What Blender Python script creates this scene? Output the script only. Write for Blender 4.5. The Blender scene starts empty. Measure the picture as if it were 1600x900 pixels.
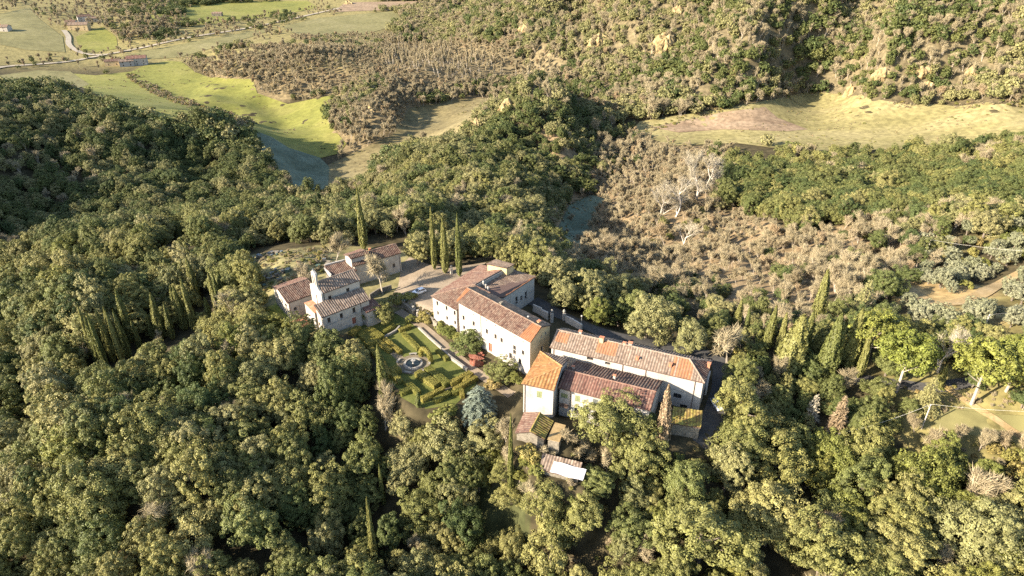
import bpy, bmesh, math, random, time
import numpy as np
from mathutils import Vector, Matrix, geometry
T0 = time.time()
sc = bpy.context.scene
col = sc.collection

# ------------------------------------------------------------------ camera, sky, sun
CAM_H, PITCH, FPX = 98.0, math.radians(29.5), 1067.0
cp, sp_ = math.cos(PITCH), math.sin(PITCH)
cam_d = bpy.data.cameras.new("camera")
cam = bpy.data.objects.new("camera", cam_d)
col.objects.link(cam)
cam.location = (0, 0, CAM_H)
cam.rotation_euler = (math.pi / 2 - PITCH, 0, 0)
cam_d.sensor_width = 36.0
cam_d.lens = 36.0 * FPX / 1600.0
cam_d.clip_start, cam_d.clip_end = 1.0, 12000.0
sc.camera = cam

SUN_EL, SUN_AZ = math.radians(25), math.radians(22)      # azimuth: how far behind the camera's left side the sun stands
to_sun = Vector((-math.cos(SUN_AZ) * math.cos(SUN_EL), -math.sin(SUN_AZ) * math.cos(SUN_EL), math.sin(SUN_EL)))
world = bpy.data.worlds.new("World")
sc.world = world
world.use_nodes = True
wn = world.node_tree.nodes
sky = wn.new("ShaderNodeTexSky")
sky.sky_type = 'NISHITA'
sky.sun_disc = False
sky.sun_elevation = SUN_EL
sky.sun_rotation = math.atan2(to_sun.x, to_sun.y)
sky.air_density, sky.dust_density, sky.ozone_density = 1.0, 1.0, 1.0
world.node_tree.links.new(sky.outputs[0], wn["Background"].inputs[0])
wn["Background"].inputs[1].default_value = 0.10
sun_d = bpy.data.lights.new("sun", 'SUN')
sun_d.energy = 5.0
sun_d.angle = math.radians(0.5)
sun_d.color = (1.0, 0.885, 0.72)
sun = bpy.data.objects.new("sun", sun_d)
sun.rotation_euler = to_sun.to_track_quat('Z', 'Y').to_euler()
col.objects.link(sun)
sc.view_settings.view_transform = 'Standard'
sc.view_settings.look = 'None'
sc.view_settings.exposure = 1.84
sc.view_settings.gamma = 1.0
sc.render.engine = 'CYCLES'
sc.cycles.max_bounces = 4
sc.cycles.diffuse_bounces = 2
sc.cycles.transparent_max_bounces = 4
sc.cycles.use_denoising = False

# ------------------------------------------------------------------ helpers: picture <-> world
def W(px, py, z):
    """World point at height z that the photograph shows at (px, py)."""
    u, v = (px - 800) / FPX, (py - 450) / FPX
    d = (u, cp - v * sp_, -sp_ - v * cp)
    t = (z - CAM_H) / d[2]
    return Vector((d[0] * t, d[1] * t, z))

def proj(x, y, z):
    z = z - CAM_H
    dep = y * cp - z * sp_
    up = y * sp_ + z * cp
    return 800 + FPX * x / dep, 450 - FPX * up / dep, dep

def in_poly(x, y, poly):
    x, y = np.asarray(x, float), np.asarray(y, float)
    r = np.zeros(x.shape, bool)
    n = len(poly)
    for i in range(n):
        x0, y0 = poly[i]
        x1, y1 = poly[(i + 1) % n]
        if y0 == y1:
            continue
        c = ((y0 > y) != (y1 > y)) & (x < (x1 - x0) * (y - y0) / (y1 - y0) + x0)
        r ^= c
    return r

def dist_poly(x, y, poly):
    """Signed distance to a polygon, negative inside."""
    d = np.full(np.shape(x), 1e9)
    n = len(poly)
    for i in range(n):
        ax, ay = poly[i][0], poly[i][1]
        bx, by = poly[(i + 1) % n][0], poly[(i + 1) % n][1]
        L = (bx - ax) ** 2 + (by - ay) ** 2 + 1e-9
        t = np.clip(((x - ax) * (bx - ax) + (y - ay) * (by - ay)) / L, 0, 1)
        d = np.minimum(d, np.hypot(x - ax - t * (bx - ax), y - ay - t * (by - ay)))
    return np.where(in_poly(x, y, [(p[0], p[1]) for p in poly]), -d, d)

def hash01(i, j, s):
    n = (i * 374761393 + j * 668265263 + s * 974634541) & 0xffffffff
    n = ((n ^ (n >> 13)) * 1274126177) & 0xffffffff
    return ((n ^ (n >> 16)) & 0xffff) / 65535.0

def vnoise(x, y, s=0):
    xi, yi = np.floor(x).astype(np.int64), np.floor(y).astype(np.int64)
    fx, fy = x - xi, y - yi
    fx, fy = fx * fx * (3 - 2 * fx), fy * fy * (3 - 2 * fy)
    a = hash01(xi, yi, s) * (1 - fx) + hash01(xi + 1, yi, s) * fx
    b = hash01(xi, yi + 1, s) * (1 - fx) + hash01(xi + 1, yi + 1, s) * fx
    return a * (1 - fy) + b * fy

def smooth(a, b, t):
    t = np.clip((t - a) / (b - a), 0, 1)
    return t * t * (3 - 2 * t)

# ------------------------------------------------------------------ materials
def new_mat(name):
    m = bpy.data.materials.new(name)
    m.use_nodes = True
    nt = m.node_tree
    return m, nt, nt.nodes, nt.links, nt.nodes["Principled BSDF"]

def ramp(nd, cols, pos=None):
    r = nd.new("ShaderNodeValToRGB")
    e = r.color_ramp.elements
    while len(e) < len(cols):
        e.new(0.5)
    for i, c in enumerate(cols):
        e[i].position = pos[i] if pos else i / (len(cols) - 1)
        e[i].color = (*c, 1)
    return r

def mulc(nd, lk, a, b):
    m = nd.new("ShaderNodeMix")
    m.data_type, m.blend_type = 'RGBA', 'MULTIPLY'
    m.inputs[0].default_value = 1
    lk.new(a, m.inputs[6])
    lk.new(b, m.inputs[7])
    return m.outputs[2]

def mat_noise(name, cols, scale=1.0, rough=0.9, pos=None, detail=6, bump=0.0, stretch=None, second=None):
    """Colour ramp over object-space noise; second=(scale, lo, hi) multiplies a second, finer noise on top."""
    m, nt, nd, lk, b = new_mat(name)
    tc = nd.new("ShaderNodeTexCoord")
    src = tc.outputs["Object"]
    if stretch:
        mp = nd.new("ShaderNodeMapping")
        mp.inputs["Scale"].default_value = stretch[:3]
        if len(stretch) > 3:
            mp.inputs["Rotation"].default_value = (0, 0, stretch[3])
        lk.new(src, mp.inputs[0])
        src = mp.outputs[0]
    n = nd.new("ShaderNodeTexNoise")
    n.inputs["Scale"].default_value = scale
    n.inputs["Detail"].default_value = detail
    n.inputs["Roughness"].default_value = 0.65
    lk.new(src, n.inputs["Vector"])
    r = ramp(nd, cols, pos or [0.3 + 0.4 * i / (len(cols) - 1) for i in range(len(cols))])
    lk.new(n.outputs["Fac"], r.inputs[0])
    out = r.outputs[0]
    if second:
        n2 = nd.new("ShaderNodeTexNoise")
        n2.inputs["Scale"].default_value = second[0]
        n2.inputs["Detail"].default_value = 4
        lk.new(tc.outputs["Object"], n2.inputs["Vector"])
        r2 = ramp(nd, [(second[1],) * 3, (second[2],) * 3], [0.35, 0.65])
        lk.new(n2.outputs["Fac"], r2.inputs[0])
        out = mulc(nd, lk, out, r2.outputs[0])
    lk.new(out, b.inputs["Base Color"])
    b.inputs["Roughness"].default_value = rough
    b.inputs["Specular IOR Level"].default_value = 0.2
    if bump:
        bp = nd.new("ShaderNodeBump")
        bp.inputs["Strength"].default_value = bump
        bp.inputs["Distance"].default_value = 0.1
        lk.new(n.outputs["Fac"], bp.inputs["Height"])
        lk.new(bp.outputs[0], b.inputs["Normal"])
    return m

def mat_leaf(name, cols, trans=0.12, lo=0.6, hi=1.35):
    m, nt, nd, lk, b = new_mat(name)
    oi = nd.new("ShaderNodeObjectInfo")
    r = ramp(nd, cols)
    lk.new(oi.outputs["Random"], r.inputs[0])
    at = nd.new("ShaderNodeAttribute")
    at.attribute_name = "tone"
    r2 = ramp(nd, [(lo, lo, lo * 0.95), (hi, hi, hi * 0.9)])
    lk.new(at.outputs["Fac"], r2.inputs[0])
    c = mulc(nd, lk, r.outputs[0], r2.outputs[0])
    lk.new(c, b.inputs["Base Color"])
    b.inputs["Roughness"].default_value = 0.55
    b.inputs["Specular IOR Level"].default_value = 0.2
    if trans > 0:
        tr = nd.new("ShaderNodeBsdfTranslucent")
        lk.new(c, tr.inputs[0])
        mx = nd.new("ShaderNodeMixShader")
        mx.inputs[0].default_value = trans
        lk.new(b.outputs[0], mx.inputs[1])
        lk.new(tr.outputs[0], mx.inputs[2])
        lk.new(mx.outputs[0], nd["Material Output"].inputs[0])
    return m

def mat_tile(name, cols, patch=(0.29, 0.115, 0.045), lichen=(0.145, 0.12, 0.09), lich=0.5):
    """Clay tiles: each tile its own tint (attribute), a replaced-tile patch (attribute), and lichen blotches."""
    m, nt, nd, lk, b = new_mat(name)
    at = nd.new("ShaderNodeAttribute"); at.attribute_name = "tint"
    r = ramp(nd, cols)
    lk.new(at.outputs["Fac"], r.inputs[0])
    tc = nd.new("ShaderNodeTexCoord")
    n = nd.new("ShaderNodeTexNoise")
    n.inputs["Scale"].default_value = 0.7
    n.inputs["Detail"].default_value = 7
    n.inputs["Roughness"].default_value = 0.7
    lk.new(tc.outputs["Object"], n.inputs["Vector"])
    lr = ramp(nd, [(0, 0, 0), (lich,) * 3], [0.45, 0.68])
    lk.new(n.outputs["Fac"], lr.inputs[0])
    mx = nd.new("ShaderNodeMix"); mx.data_type = 'RGBA'
    lk.new(lr.outputs[0], mx.inputs[0]); lk.new(r.outputs[0], mx.inputs[6])
    mx.inputs[7].default_value = (*lichen, 1)
    pa = nd.new("ShaderNodeAttribute"); pa.attribute_name = "patch"
    mx2 = nd.new("ShaderNodeMix"); mx2.data_type = 'RGBA'
    lk.new(pa.outputs["Fac"], mx2.inputs[0]); lk.new(mx.outputs[2], mx2.inputs[6])
    mx2.inputs[7].default_value = (*patch, 1)
    lk.new(mx2.outputs[2], b.inputs["Base Color"])
    b.inputs["Roughness"].default_value = 0.85
    b.inputs["Specular IOR Level"].default_value = 0.2
    return m

def mat_plain(name, c, rough=0.6, metal=0.0, coat=0.0):
    return_m, nt, nd, lk, b = new_mat(name)
    tc = nd.new("ShaderNodeTexCoord")
    n = nd.new("ShaderNodeTexNoise"); n.inputs["Scale"].default_value = 3.0
    lk.new(tc.outputs["Object"], n.inputs["Vector"])
    r = ramp(nd, [tuple(x * 0.82 for x in c), tuple(min(1, x * 1.12) for x in c)], [0.35, 0.65])
    lk.new(n.outputs["Fac"], r.inputs[0])
    lk.new(r.outputs[0], b.inputs["Base Color"])
    b.inputs["Roughness"].default_value = rough
    b.inputs["Metallic"].default_value = metal
    b.inputs["Coat Weight"].default_value = coat
    return return_m

M = {}
M['plaster'] = mat_noise("plaster_white", [(0.281, 0.250, 0.207), (0.393, 0.362, 0.320), (0.428, 0.400, 0.358)], 0.5, 0.9, [0.30, 0.47, 0.7], detail=5, stretch=(1, 1, 0.35), second=(2.0, 0.86, 1.03))
M['plaster_old'] = mat_noise("plaster_weathered", [(0.359, 0.304, 0.242), (0.452, 0.398, 0.328), (0.499, 0.445, 0.374)], 0.45, 0.9, [0.3, 0.5, 0.7], detail=3, stretch=(1, 1, 0.5), second=(1.5, 0.9, 1.03))
M['plaster_ochre'] = mat_noise("plaster_ochre", [(0.398, 0.283, 0.147), (0.515, 0.384, 0.211), (0.561, 0.429, 0.252)], 0.6, 0.9, second=(3.0, 0.85, 1.05))
M['stone'] = mat_noise("rubble_stone", [(0.109, 0.094, 0.070), (0.211, 0.183, 0.140), (0.265, 0.234, 0.183)], 1.6, 0.95, second=(6.0, 0.7, 1.1), bump=0.3)
M['trim'] = mat_noise("grey_stone_trim", [(0.20, 0.19, 0.17), (0.34, 0.32, 0.29)], 1.2, 0.9)
M['glass'] = mat_plain("dark_window_glass", (0.025, 0.028, 0.032), 0.15)
M['frame'] = mat_plain("brown_window_wood", (0.16, 0.11, 0.075), 0.6)
M['shutter_green'] = mat_plain("pale_green_shutter_paint", (0.17, 0.19, 0.09), 0.7)
M['shutter_dark'] = mat_plain("dark_grey_shutter_paint", (0.10, 0.11, 0.10), 0.7)
M['door'] = mat_plain("brown_red_door_paint", (0.30, 0.10, 0.06), 0.6)
M['pipe'] = mat_plain("copper_brown_pipe", (0.12, 0.08, 0.06), 0.5)
M['brick_red'] = mat_noise("terracotta_paving", [(0.30, 0.10, 0.06), (0.48, 0.20, 0.11), (0.52, 0.27, 0.17)], 0.8, 0.9, second=(4.0, 0.75, 1.1))
M['tile_old'] = mat_tile("clay_tiles_weathered", [(0.052, 0.027, 0.021), (0.119, 0.066, 0.047), (0.167, 0.108, 0.075), (0.215, 0.163, 0.120)])
M['tile_pink'] = mat_tile("clay_tiles_pinkish", [(0.084, 0.039, 0.029), (0.151, 0.085, 0.062), (0.194, 0.124, 0.087), (0.243, 0.183, 0.136)], lich=0.35)
M['tile_red'] = mat_tile("clay_tiles_red", [(0.089, 0.043, 0.032), (0.157, 0.078, 0.058), (0.194, 0.108, 0.078), (0.231, 0.157, 0.115)], lich=0.35)
M['tile_orange'] = mat_tile("clay_tiles_orange", [(0.15, 0.07, 0.03), (0.24, 0.112, 0.042), (0.285, 0.152, 0.06), (0.32, 0.21, 0.11)], lichen=(0.24, 0.155, 0.055), lich=0.5)
M['tile_brown'] = mat_tile("clay_tiles_brown", [(0.10, 0.07, 0.05), (0.19, 0.13, 0.09), (0.24, 0.17, 0.12), (0.32, 0.24, 0.18)], lich=0.5)
M['tile_moss'] = mat_tile("clay_tiles_mossy", [(0.100, 0.065, 0.025), (0.187, 0.129, 0.037), (0.237, 0.176, 0.050), (0.275, 0.193, 0.100)], lichen=(0.36, 0.32, 0.06), lich=0.7)
M['tile_pale'] = mat_tile("clay_tiles_pale_striped", [(0.107, 0.075, 0.055), (0.194, 0.141, 0.104), (0.252, 0.190, 0.144), (0.291, 0.230, 0.179)], lich=0.4)
M['rafter'] = mat_plain("dark_eave_timber", (0.10, 0.06, 0.045), 0.8)
M['bark'] = mat_noise("bark_grey_brown", [(0.10, 0.08, 0.06), (0.22, 0.18, 0.14)], 2.0, 0.95)
M['bark_pale'] = mat_noise("bark_pale_grey", [(0.34, 0.29, 0.23), (0.56, 0.50, 0.42)], 2.0, 0.95)
M['bark_tan'] = mat_noise("bark_tan", [(0.27, 0.225, 0.17), (0.42, 0.355, 0.28)], 2.0, 0.95)
M['oak_olive'] = mat_leaf("leaves_olive_green", [(0.123, 0.141, 0.046), (0.175, 0.173, 0.059), (0.213, 0.199, 0.067), (0.252, 0.228, 0.092)])
M['oak_dark'] = mat_leaf("leaves_dark_green", [(0.077, 0.100, 0.035), (0.110, 0.125, 0.041), (0.152, 0.153, 0.053)])
M['oak_grey'] = mat_leaf("leaves_grey_green", [(0.175, 0.173, 0.073), (0.232, 0.217, 0.094), (0.271, 0.242, 0.114)])
M['oak_yellow'] = mat_leaf("leaves_yellow_green", [(0.133, 0.148, 0.038), (0.166, 0.169, 0.044), (0.192, 0.182, 0.047)])
M['olive'] = mat_leaf("leaves_silver_olive", [(0.176, 0.182, 0.108), (0.220, 0.220, 0.138), (0.253, 0.248, 0.165)])
M['pine'] = mat_leaf("needles_bright_green", [(0.145, 0.163, 0.034), (0.175, 0.180, 0.042), (0.185, 0.176, 0.050)])
M['cypress'] = mat_leaf("cypress_scales", [(0.116, 0.126, 0.040), (0.162, 0.158, 0.052), (0.200, 0.190, 0.066)])
M['cedar'] = mat_leaf("blue_cedar_needles", [(0.15, 0.175, 0.145), (0.165, 0.19, 0.155)], 0.1, 0.5, 1.6)
M['hedge'] = mat_leaf("box_hedge_leaves", [(0.150, 0.150, 0.035), (0.200, 0.185, 0.045), (0.250, 0.200, 0.050)], 0.15)
M['shrub'] = mat_leaf("shrub_leaves", [(0.130, 0.145, 0.040), (0.182, 0.181, 0.049), (0.260, 0.217, 0.070), (0.286, 0.206, 0.089)])
M['twig_grey'] = mat_leaf("twigs_grey", [(0.274, 0.228, 0.148), (0.333, 0.274, 0.176), (0.353, 0.288, 0.189)], 0.0, 0.6, 1.3)
M['twig_brown'] = mat_leaf("twigs_brown", [(0.255, 0.205, 0.13), (0.30, 0.245, 0.155), (0.325, 0.27, 0.18), (0.345, 0.25, 0.155)], 0.0, 0.6, 1.3)
M['twig_pale'] = mat_leaf("twigs_pale", [(0.33, 0.285, 0.215), (0.39, 0.335, 0.255)], 0.0, 0.6, 1.2)
M['dead'] = mat_leaf("dead_needles_brown", [(0.20, 0.145, 0.09), (0.24, 0.175, 0.115)], 0.0, 0.5, 1.5)
M['gravel'] = mat_noise("gravel_yard", [(0.187, 0.144, 0.098), (0.250, 0.195, 0.136), (0.289, 0.230, 0.164)], 0.25, 0.95, second=(2.5, 0.85, 1.1))
M['asphalt'] = mat_noise("asphalt_grey", [(0.048, 0.045, 0.042), (0.078, 0.073, 0.066)], 0.3, 0.9, second=(1.5, 0.85, 1.1))
M['pale_road'] = mat_noise("pale_dirt_road", [(0.281, 0.234, 0.172), (0.359, 0.312, 0.242)], 0.2, 0.95)
M['dirt'] = mat_noise("ochre_dirt", [(0.218, 0.148, 0.070), (0.296, 0.211, 0.101), (0.335, 0.250, 0.140)], 0.25, 0.95, second=(1.5, 0.8, 1.1))
M['meadow'] = mat_noise("meadow_grass", [(0.114, 0.122, 0.025), (0.170, 0.167, 0.037), (0.214, 0.195, 0.058)], 0.018, 0.95, detail=9, second=(0.25, 0.82, 1.12))
M['meadow_dull'] = mat_noise("meadow_dull", [(0.114, 0.105, 0.041), (0.168, 0.151, 0.062), (0.208, 0.183, 0.087)], 0.02, 0.95, detail=9, second=(0.2, 0.8, 1.12))
M['tan_field'] = mat_noise("dry_tan_grass", [(0.117, 0.094, 0.043), (0.168, 0.136, 0.062), (0.207, 0.172, 0.086)], 0.03, 0.95, detail=9, second=(0.3, 0.72, 1.15))
M['right_field'] = mat_noise("dry_straw_grass", [(0.155, 0.135, 0.051), (0.229, 0.196, 0.083), (0.286, 0.241, 0.120)], 0.02, 0.95, detail=10, stretch=(0.45, 1.6, 1, 0.12), second=(0.28, 0.70, 1.15))
M['brown_field'] = mat_noise("brown_stubble", [(0.156, 0.105, 0.066), (0.226, 0.160, 0.101), (0.281, 0.211, 0.140)], 0.05, 0.95, detail=9, stretch=(0.4, 1.8, 1, 0.5), second=(0.3, 0.7, 1.2))
M['frost'] = mat_noise("frosty_grass", [(0.072, 0.090, 0.054), (0.115, 0.138, 0.090), (0.157, 0.190, 0.133)], 0.06, 0.95, detail=8, second=(0.4, 0.8, 1.1))
M['lawn'] = mat_noise("lawn_grass", [(0.070, 0.082, 0.018), (0.102, 0.111, 0.025), (0.131, 0.131, 0.037)], 0.35, 0.95, second=(3.0, 0.8, 1.15))
M['garden_soil'] = mat_noise("garden_path_soil", [(0.13, 0.105, 0.07), (0.20, 0.165, 0.11)], 0.5, 0.95, second=(3.0, 0.8, 1.15))
M['cliff'] = mat_noise("yellow_eroded_earth", [(0.187, 0.129, 0.062), (0.328, 0.242, 0.117), (0.390, 0.300, 0.164)], 0.2, 0.95, stretch=(1, 1, 0.3), second=(0.5, 0.75, 1.1))
M['water'] = mat_plain("dark_pool_water", (0.012, 0.018, 0.016), 0.35)
M['travertine'] = mat_noise("pale_travertine", [(0.203, 0.183, 0.152), (0.296, 0.269, 0.226)], 1.2, 0.85)
M['car_white'] = mat_plain("white_car_paint", (0.80, 0.80, 0.80), 0.3, 0, 0.6)
M['car_green'] = mat_plain("dark_green_car_paint", (0.05, 0.075, 0.06), 0.3, 0, 0.6)
M['rubber'] = mat_plain("black_rubber", (0.02, 0.02, 0.02), 0.9)
M['steel'] = mat_plain("pale_steel", (0.55, 0.55, 0.55), 0.4, 0.6)
M['wood_pole'] = mat_plain("pale_wooden_pole", (0.50, 0.44, 0.36), 0.8)
M['wire'] = mat_plain("pale_cable", (0.60, 0.57, 0.50), 0.5)
M['white_sheet'] = mat_plain("white_tarpaulin", (0.50, 0.50, 0.52), 0.6)
M['rust'] = mat_noise("rust_red_brick", [(0.14, 0.045, 0.03), (0.22, 0.08, 0.05), (0.28, 0.14, 0.10)], 1.5, 0.9)
M['junk_blue'] = mat_plain("faded_blue_plastic", (0.10, 0.125, 0.14), 0.6)
M['junk_green'] = mat_plain("faded_green_plastic", (0.07, 0.11, 0.08), 0.6)
M['sheet_metal'] = mat_plain("dull_sheet_metal", (0.14, 0.14, 0.13), 0.5, 0.3)

# ------------------------------------------------------------------ mesh builder and tagging
class MB:
    def __init__(s):
        s.v, s.f = [], []
    def add(s, vs, fs):
        o = len(s.v)
        s.v += [tuple(p) for p in vs]
        s.f += [tuple(i + o for i in f) for f in fs]
    def quad(s, a, b, c, d):
        s.add([a, b, c, d], [(0, 1, 2, 3)])
    def hexa(s, b4, t4):
        s.add(list(b4) + list(t4), [(3, 2, 1, 0), (4, 5, 6, 7), (0, 1, 5, 4), (1, 2, 6, 5), (2, 3, 7, 6), (3, 0, 4, 7)])
    def box(s, c, sx, sy, sz, rz=0.0):
        """Box with its base centre at c."""
        ca, sa = math.cos(rz), math.sin(rz)
        p = []
        for z in (0, sz):
            for dx, dy in ((-1, -1), (1, -1), (1, 1), (-1, 1)):
                x, y = dx * sx / 2, dy * sy / 2
                p.append((c[0] + x * ca - y * sa, c[1] + x * sa + y * ca, c[2] + z))
        s.hexa(p[:4], p[4:])
    def tube(s, pts, rad, n=6, cap=True):
        pts = [Vector(p) for p in pts]
        rings = []
        for i, p in enumerate(pts):
            d = (pts[min(i + 1, len(pts) - 1)] - pts[max(i - 1, 0)])
            d = d.normalized() if d.length > 1e-9 else Vector((0, 0, 1))
            a = d.cross(Vector((0.3, 0.9, 0.2)) if abs(d.y) < 0.8 else Vector((1, 0, 0.1))).normalized()
            b = d.cross(a)
            r = rad[i] if isinstance(rad, (list, tuple)) else rad
            rings.append([p + (a * math.cos(t) + b * math.sin(t)) * r for t in [2 * math.pi * k / n for k in range(n)]])
        o = len(s.v)
        for r in rings:
            s.v += [tuple(q) for q in r]
        for i in range(len(rings) - 1):
            for k in range(n):
                s.f.append((o + i * n + k, o + i * n + (k + 1) % n, o + (i + 1) * n + (k + 1) % n, o + (i + 1) * n + k))
        if cap:
            s.f.append(tuple(o + k for k in reversed(range(n))))
            s.f.append(tuple(o + (len(rings) - 1) * n + k for k in range(n)))
    def lathe(s, c, prof, n=16):
        o = len(s.v)
        for r, z in prof:
            for k in range(n):
                t = 2 * math.pi * k / n
                s.v.append((c[0] + r * math.cos(t), c[1] + r * math.sin(t), c[2] + z))
        for i in range(len(prof) - 1):
            for k in range(n):
                s.f.append((o + i * n + k, o + i * n + (k + 1) % n, o + (i + 1) * n + (k + 1) % n, o + (i + 1) * n + k))
    def build(s, name, mat, parent=None, base=None, smooth_=False):
        if base is None and parent is not None:
            base = world_loc(parent)
        if base is None:
            base = Vector(s.v[0]) if s.v else Vector((0, 0, 0))
        b = Vector(base)
        me = bpy.data.meshes.new(name)
        me.from_pydata([(x - b.x, y - b.y, z - b.z) for x, y, z in s.v], [], s.f)
        me.materials.append(mat)
        if smooth_:
            me.polygons.foreach_set("use_smooth", [True] * len(me.polygons))
        o = bpy.data.objects.new(name, me)
        col.objects.link(o)
        if parent is not None:
            o.parent = parent
            o.location = b - world_loc(parent)
        else:
            o.location = b
        return o

def world_loc(o):
    p = Vector((0, 0, 0))
    while o is not None:
        p = p + o.location
        o = o.parent
    return p

def tag(o, label, cat, group=None, kind=None):
    o['label'] = label
    if cat:
        o['category'] = cat
    if group:
        o['group'] = group
    if kind:
        o['kind'] = kind
    return o

def thing(name, loc, label, cat, group=None):
    o = bpy.data.objects.new(name, None)
    o.empty_display_size = 0.5
    o.location = loc
    col.objects.link(o)
    return tag(o, label, cat, group)

def mesh_np(name, v, f, mat, attrs=None):
    """Mesh from numpy arrays; f is (n, k) with k equal for all faces; attrs: {name: (domain, values)}."""
    me = bpy.data.meshes.new(name)
    n, k = f.shape
    me.vertices.add(len(v)); me.vertices.foreach_set("co", np.asarray(v, np.float32).ravel())
    me.loops.add(n * k); me.loops.foreach_set("vertex_index", np.asarray(f, np.int32).ravel())
    me.polygons.add(n)
    me.polygons.foreach_set("loop_start", np.arange(0, n * k, k, dtype=np.int32))
    me.polygons.foreach_set("loop_total", np.full(n, k, np.int32))
    for an, (dom, val) in (attrs or {}).items():
        if np.ndim(val) == 2:
            a = me.attributes.new(an, 'FLOAT_COLOR', dom)
            a.data.foreach_set("color", np.asarray(val, np.float32).ravel())
        else:
            a = me.attributes.new(an, 'FLOAT', dom)
            a.data.foreach_set("value", np.asarray(val, np.float32))
    me.update(calc_edges=True)
    for m in (mat if isinstance(mat, list) else [mat]):
        me.materials.append(m)
    return me

# ------------------------------------------------------------------ terrain
CTRL = [  # picture x, y and ground height there
    (660, 450, 0), (710, 425, 0), (625, 470, -.3), (850, 485, -2), (905, 505, -2), (800, 520, 0), (560, 440, -.5), (520, 480, -.8), (450, 500, -1.5), (420, 420, -2),
    (640, 570, -2.2), (600, 600, -2.5), (680, 610, -2.5), (740, 580, -.6), (840, 640, 0), (900, 670, -1), (1000, 640, -1), (1100, 650, -1.5), (1125, 640, -1.5), (1130, 590, -1.8),
    (620, 700, -13), (560, 600, -8), (500, 560, -7), (420, 560, -6), (720, 720, -14), (800, 800, -17), (620, 890, -19), (1000, 800, -13), (1000, 720, -7), (1200, 800, -13), (1400, 720, -10), (1580, 700, -7), (1580, 890, -14), (1300, 890, -15), (850, 890, -18),
    (400, 640, -10), (200, 700, -13), (50, 890, -22), (300, 890, -20), (50, 600, -15), (320, 500, -5), (200, 520, -8), (150, 440, -12), (0, 450, -25), (230, 390, -14), (340, 370, -12), (330, 420, -6),
    (0, 165, -12), (0, 250, -24), (0, 340, -36), (-300, 200, 12), (-300, 330, -10), (-250, 120, 4), (200, 172, -24), (300, 200, -32), (200, 270, -38), (120, 300, -38), (440, 265, -44), (408, 228, -44), (320, 290, -48), (430, 330, -38), (200, 345, -34), (100, 145, -30), (380, 200, -41),
    (450, 200, -60), (560, 232, -60), (300, 150, -59), (100, 112, -57), (200, 92, -58), (700, 45, -58), (480, 280, -61), (520, 40, -58), (330, 105, -59), (0, 120, -54), (400, 62, -57), (600, 20, -56), (170, 65, -56), (120, 85, -57),
    (50, 45, -44), (20, 15, -36), (300, 12, -50), (150, 20, -46), (230, 28, -44), (450, 5, -54),
    (400, 82, -38), (470, 95, -36), (540, 105, -38), (350, 95, -50), (650, 125, -42), (600, 175, -44), (560, 200, -50), (700, 120, -48), (430, 160, -59), (520, 165, -59), (545, 225, -59), (640, 195, -59), (780, 145, -58), (560, 150, -44), (760, 100, -56), (640, 90, -57),
    (560, 270, -60), (620, 225, -60), (700, 180, -59),
    (800, 150, -24), (745, 190, -34), (870, 185, -34), (935, 240, -48), (900, 250, -42), (780, 130, -54), (830, 120, -57), (800, 210, -30), (730, 230, -40),
    (700, 250, -30), (620, 265, -44), (560, 320, -34), (500, 300, -52), (700, 320, -24), (800, 300, -27), (850, 340, -25), (900, 345, -50), (880, 400, -20), (930, 450, -14), (760, 370, -12), (640, 350, -18), (560, 360, -12), (480, 370, -16), (470, 340, -30), (820, 420, -8),
    (960, 300, -47), (1040, 400, -36), (1000, 440, -24), (1090, 480, -12), (1000, 350, -46), (1100, 300, -40), (990, 235, -50), (1150, 420, -26), (1180, 500, -10), (920, 300, -50), (880, 370, -46),
    (1000, 195, -49), (1260, 146, -43), (1530, 225, -37), (1600, 172, -34), (1250, 232, -42), (1100, 190, -47), (1400, 190, -40), (1050, 225, -48), (1400, 235, -39),
    (1200, 330, -32), (1400, 300, -29), (1600, 270, -18), (1300, 400, -20), (1450, 370, -14), (1500, 420, -9), (1600, 400, -5), (1400, 480, -6), (1520, 460, -4), (1300, 520, -6), (1400, 595, -4), (1480, 605, -3.5), (1600, 620, -3), (1550, 660, -3.5), (1250, 600, -5), (1200, 680, -8), (1320, 650, -8), (1600, 510, -2), (1340, 600, -4),
    (1000, 110, -38), (900, 60, -26), (720, 60, -54), (850, 30, -14), (1000, 40, -4), (1200, 105, -18), (1200, 40, 8), (1400, 105, -12), (1400, 35, 18), (1600, 110, -5), (1600, 15, 24), (1000, 2, 2), (720, 4, -50), (820, 4, -14), (1300, 2, 22), (900, 150, -46), (950, 170, -46), (1100, 150, -32), (1340, 145, -36), (1500, 150, -26), (1850, 100, 10), (1800, 400, 5), (1800, 600, 4),
]
LOGC, NI, NJ = 60.0, 620, 560
Y_LO, Y_HI, X_R = 15.0, 4500.0, 1.3

def warp(x, y):
    return x / (y + LOGC) * 1.5, np.log(y + LOGC)

cw = np.array([tuple(W(*c)) for c in CTRL] + [(-2500, 3000, -10), (0, 3000, 20), (2500, 3000, 60), (-3000, 4500, 40), (0, 4500, 60), (3000, 4500, 90),
              (0, 20, -30), (-90, 20, -30), (90, 20, -24), (-150, 90, -24), (160, 90, -14)])
ca, cb = warp(cw[:, 0], cw[:, 1])
def phi(r):
    return np.sqrt(r * r + 0.0006)
nC = len(cw)
A = np.zeros((nC + 3, nC + 3))
A[:nC, :nC] = phi(np.hypot(ca[:, None] - ca, cb[:, None] - cb)) - np.eye(nC) * 0.012
A[:nC, nC], A[:nC, nC + 1], A[:nC, nC + 2] = 1, ca, cb
A[nC:, :nC] = A[:nC, nC:].T
wts = np.linalg.solve(A, np.concatenate([cw[:, 2], np.zeros(3)]))

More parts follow.
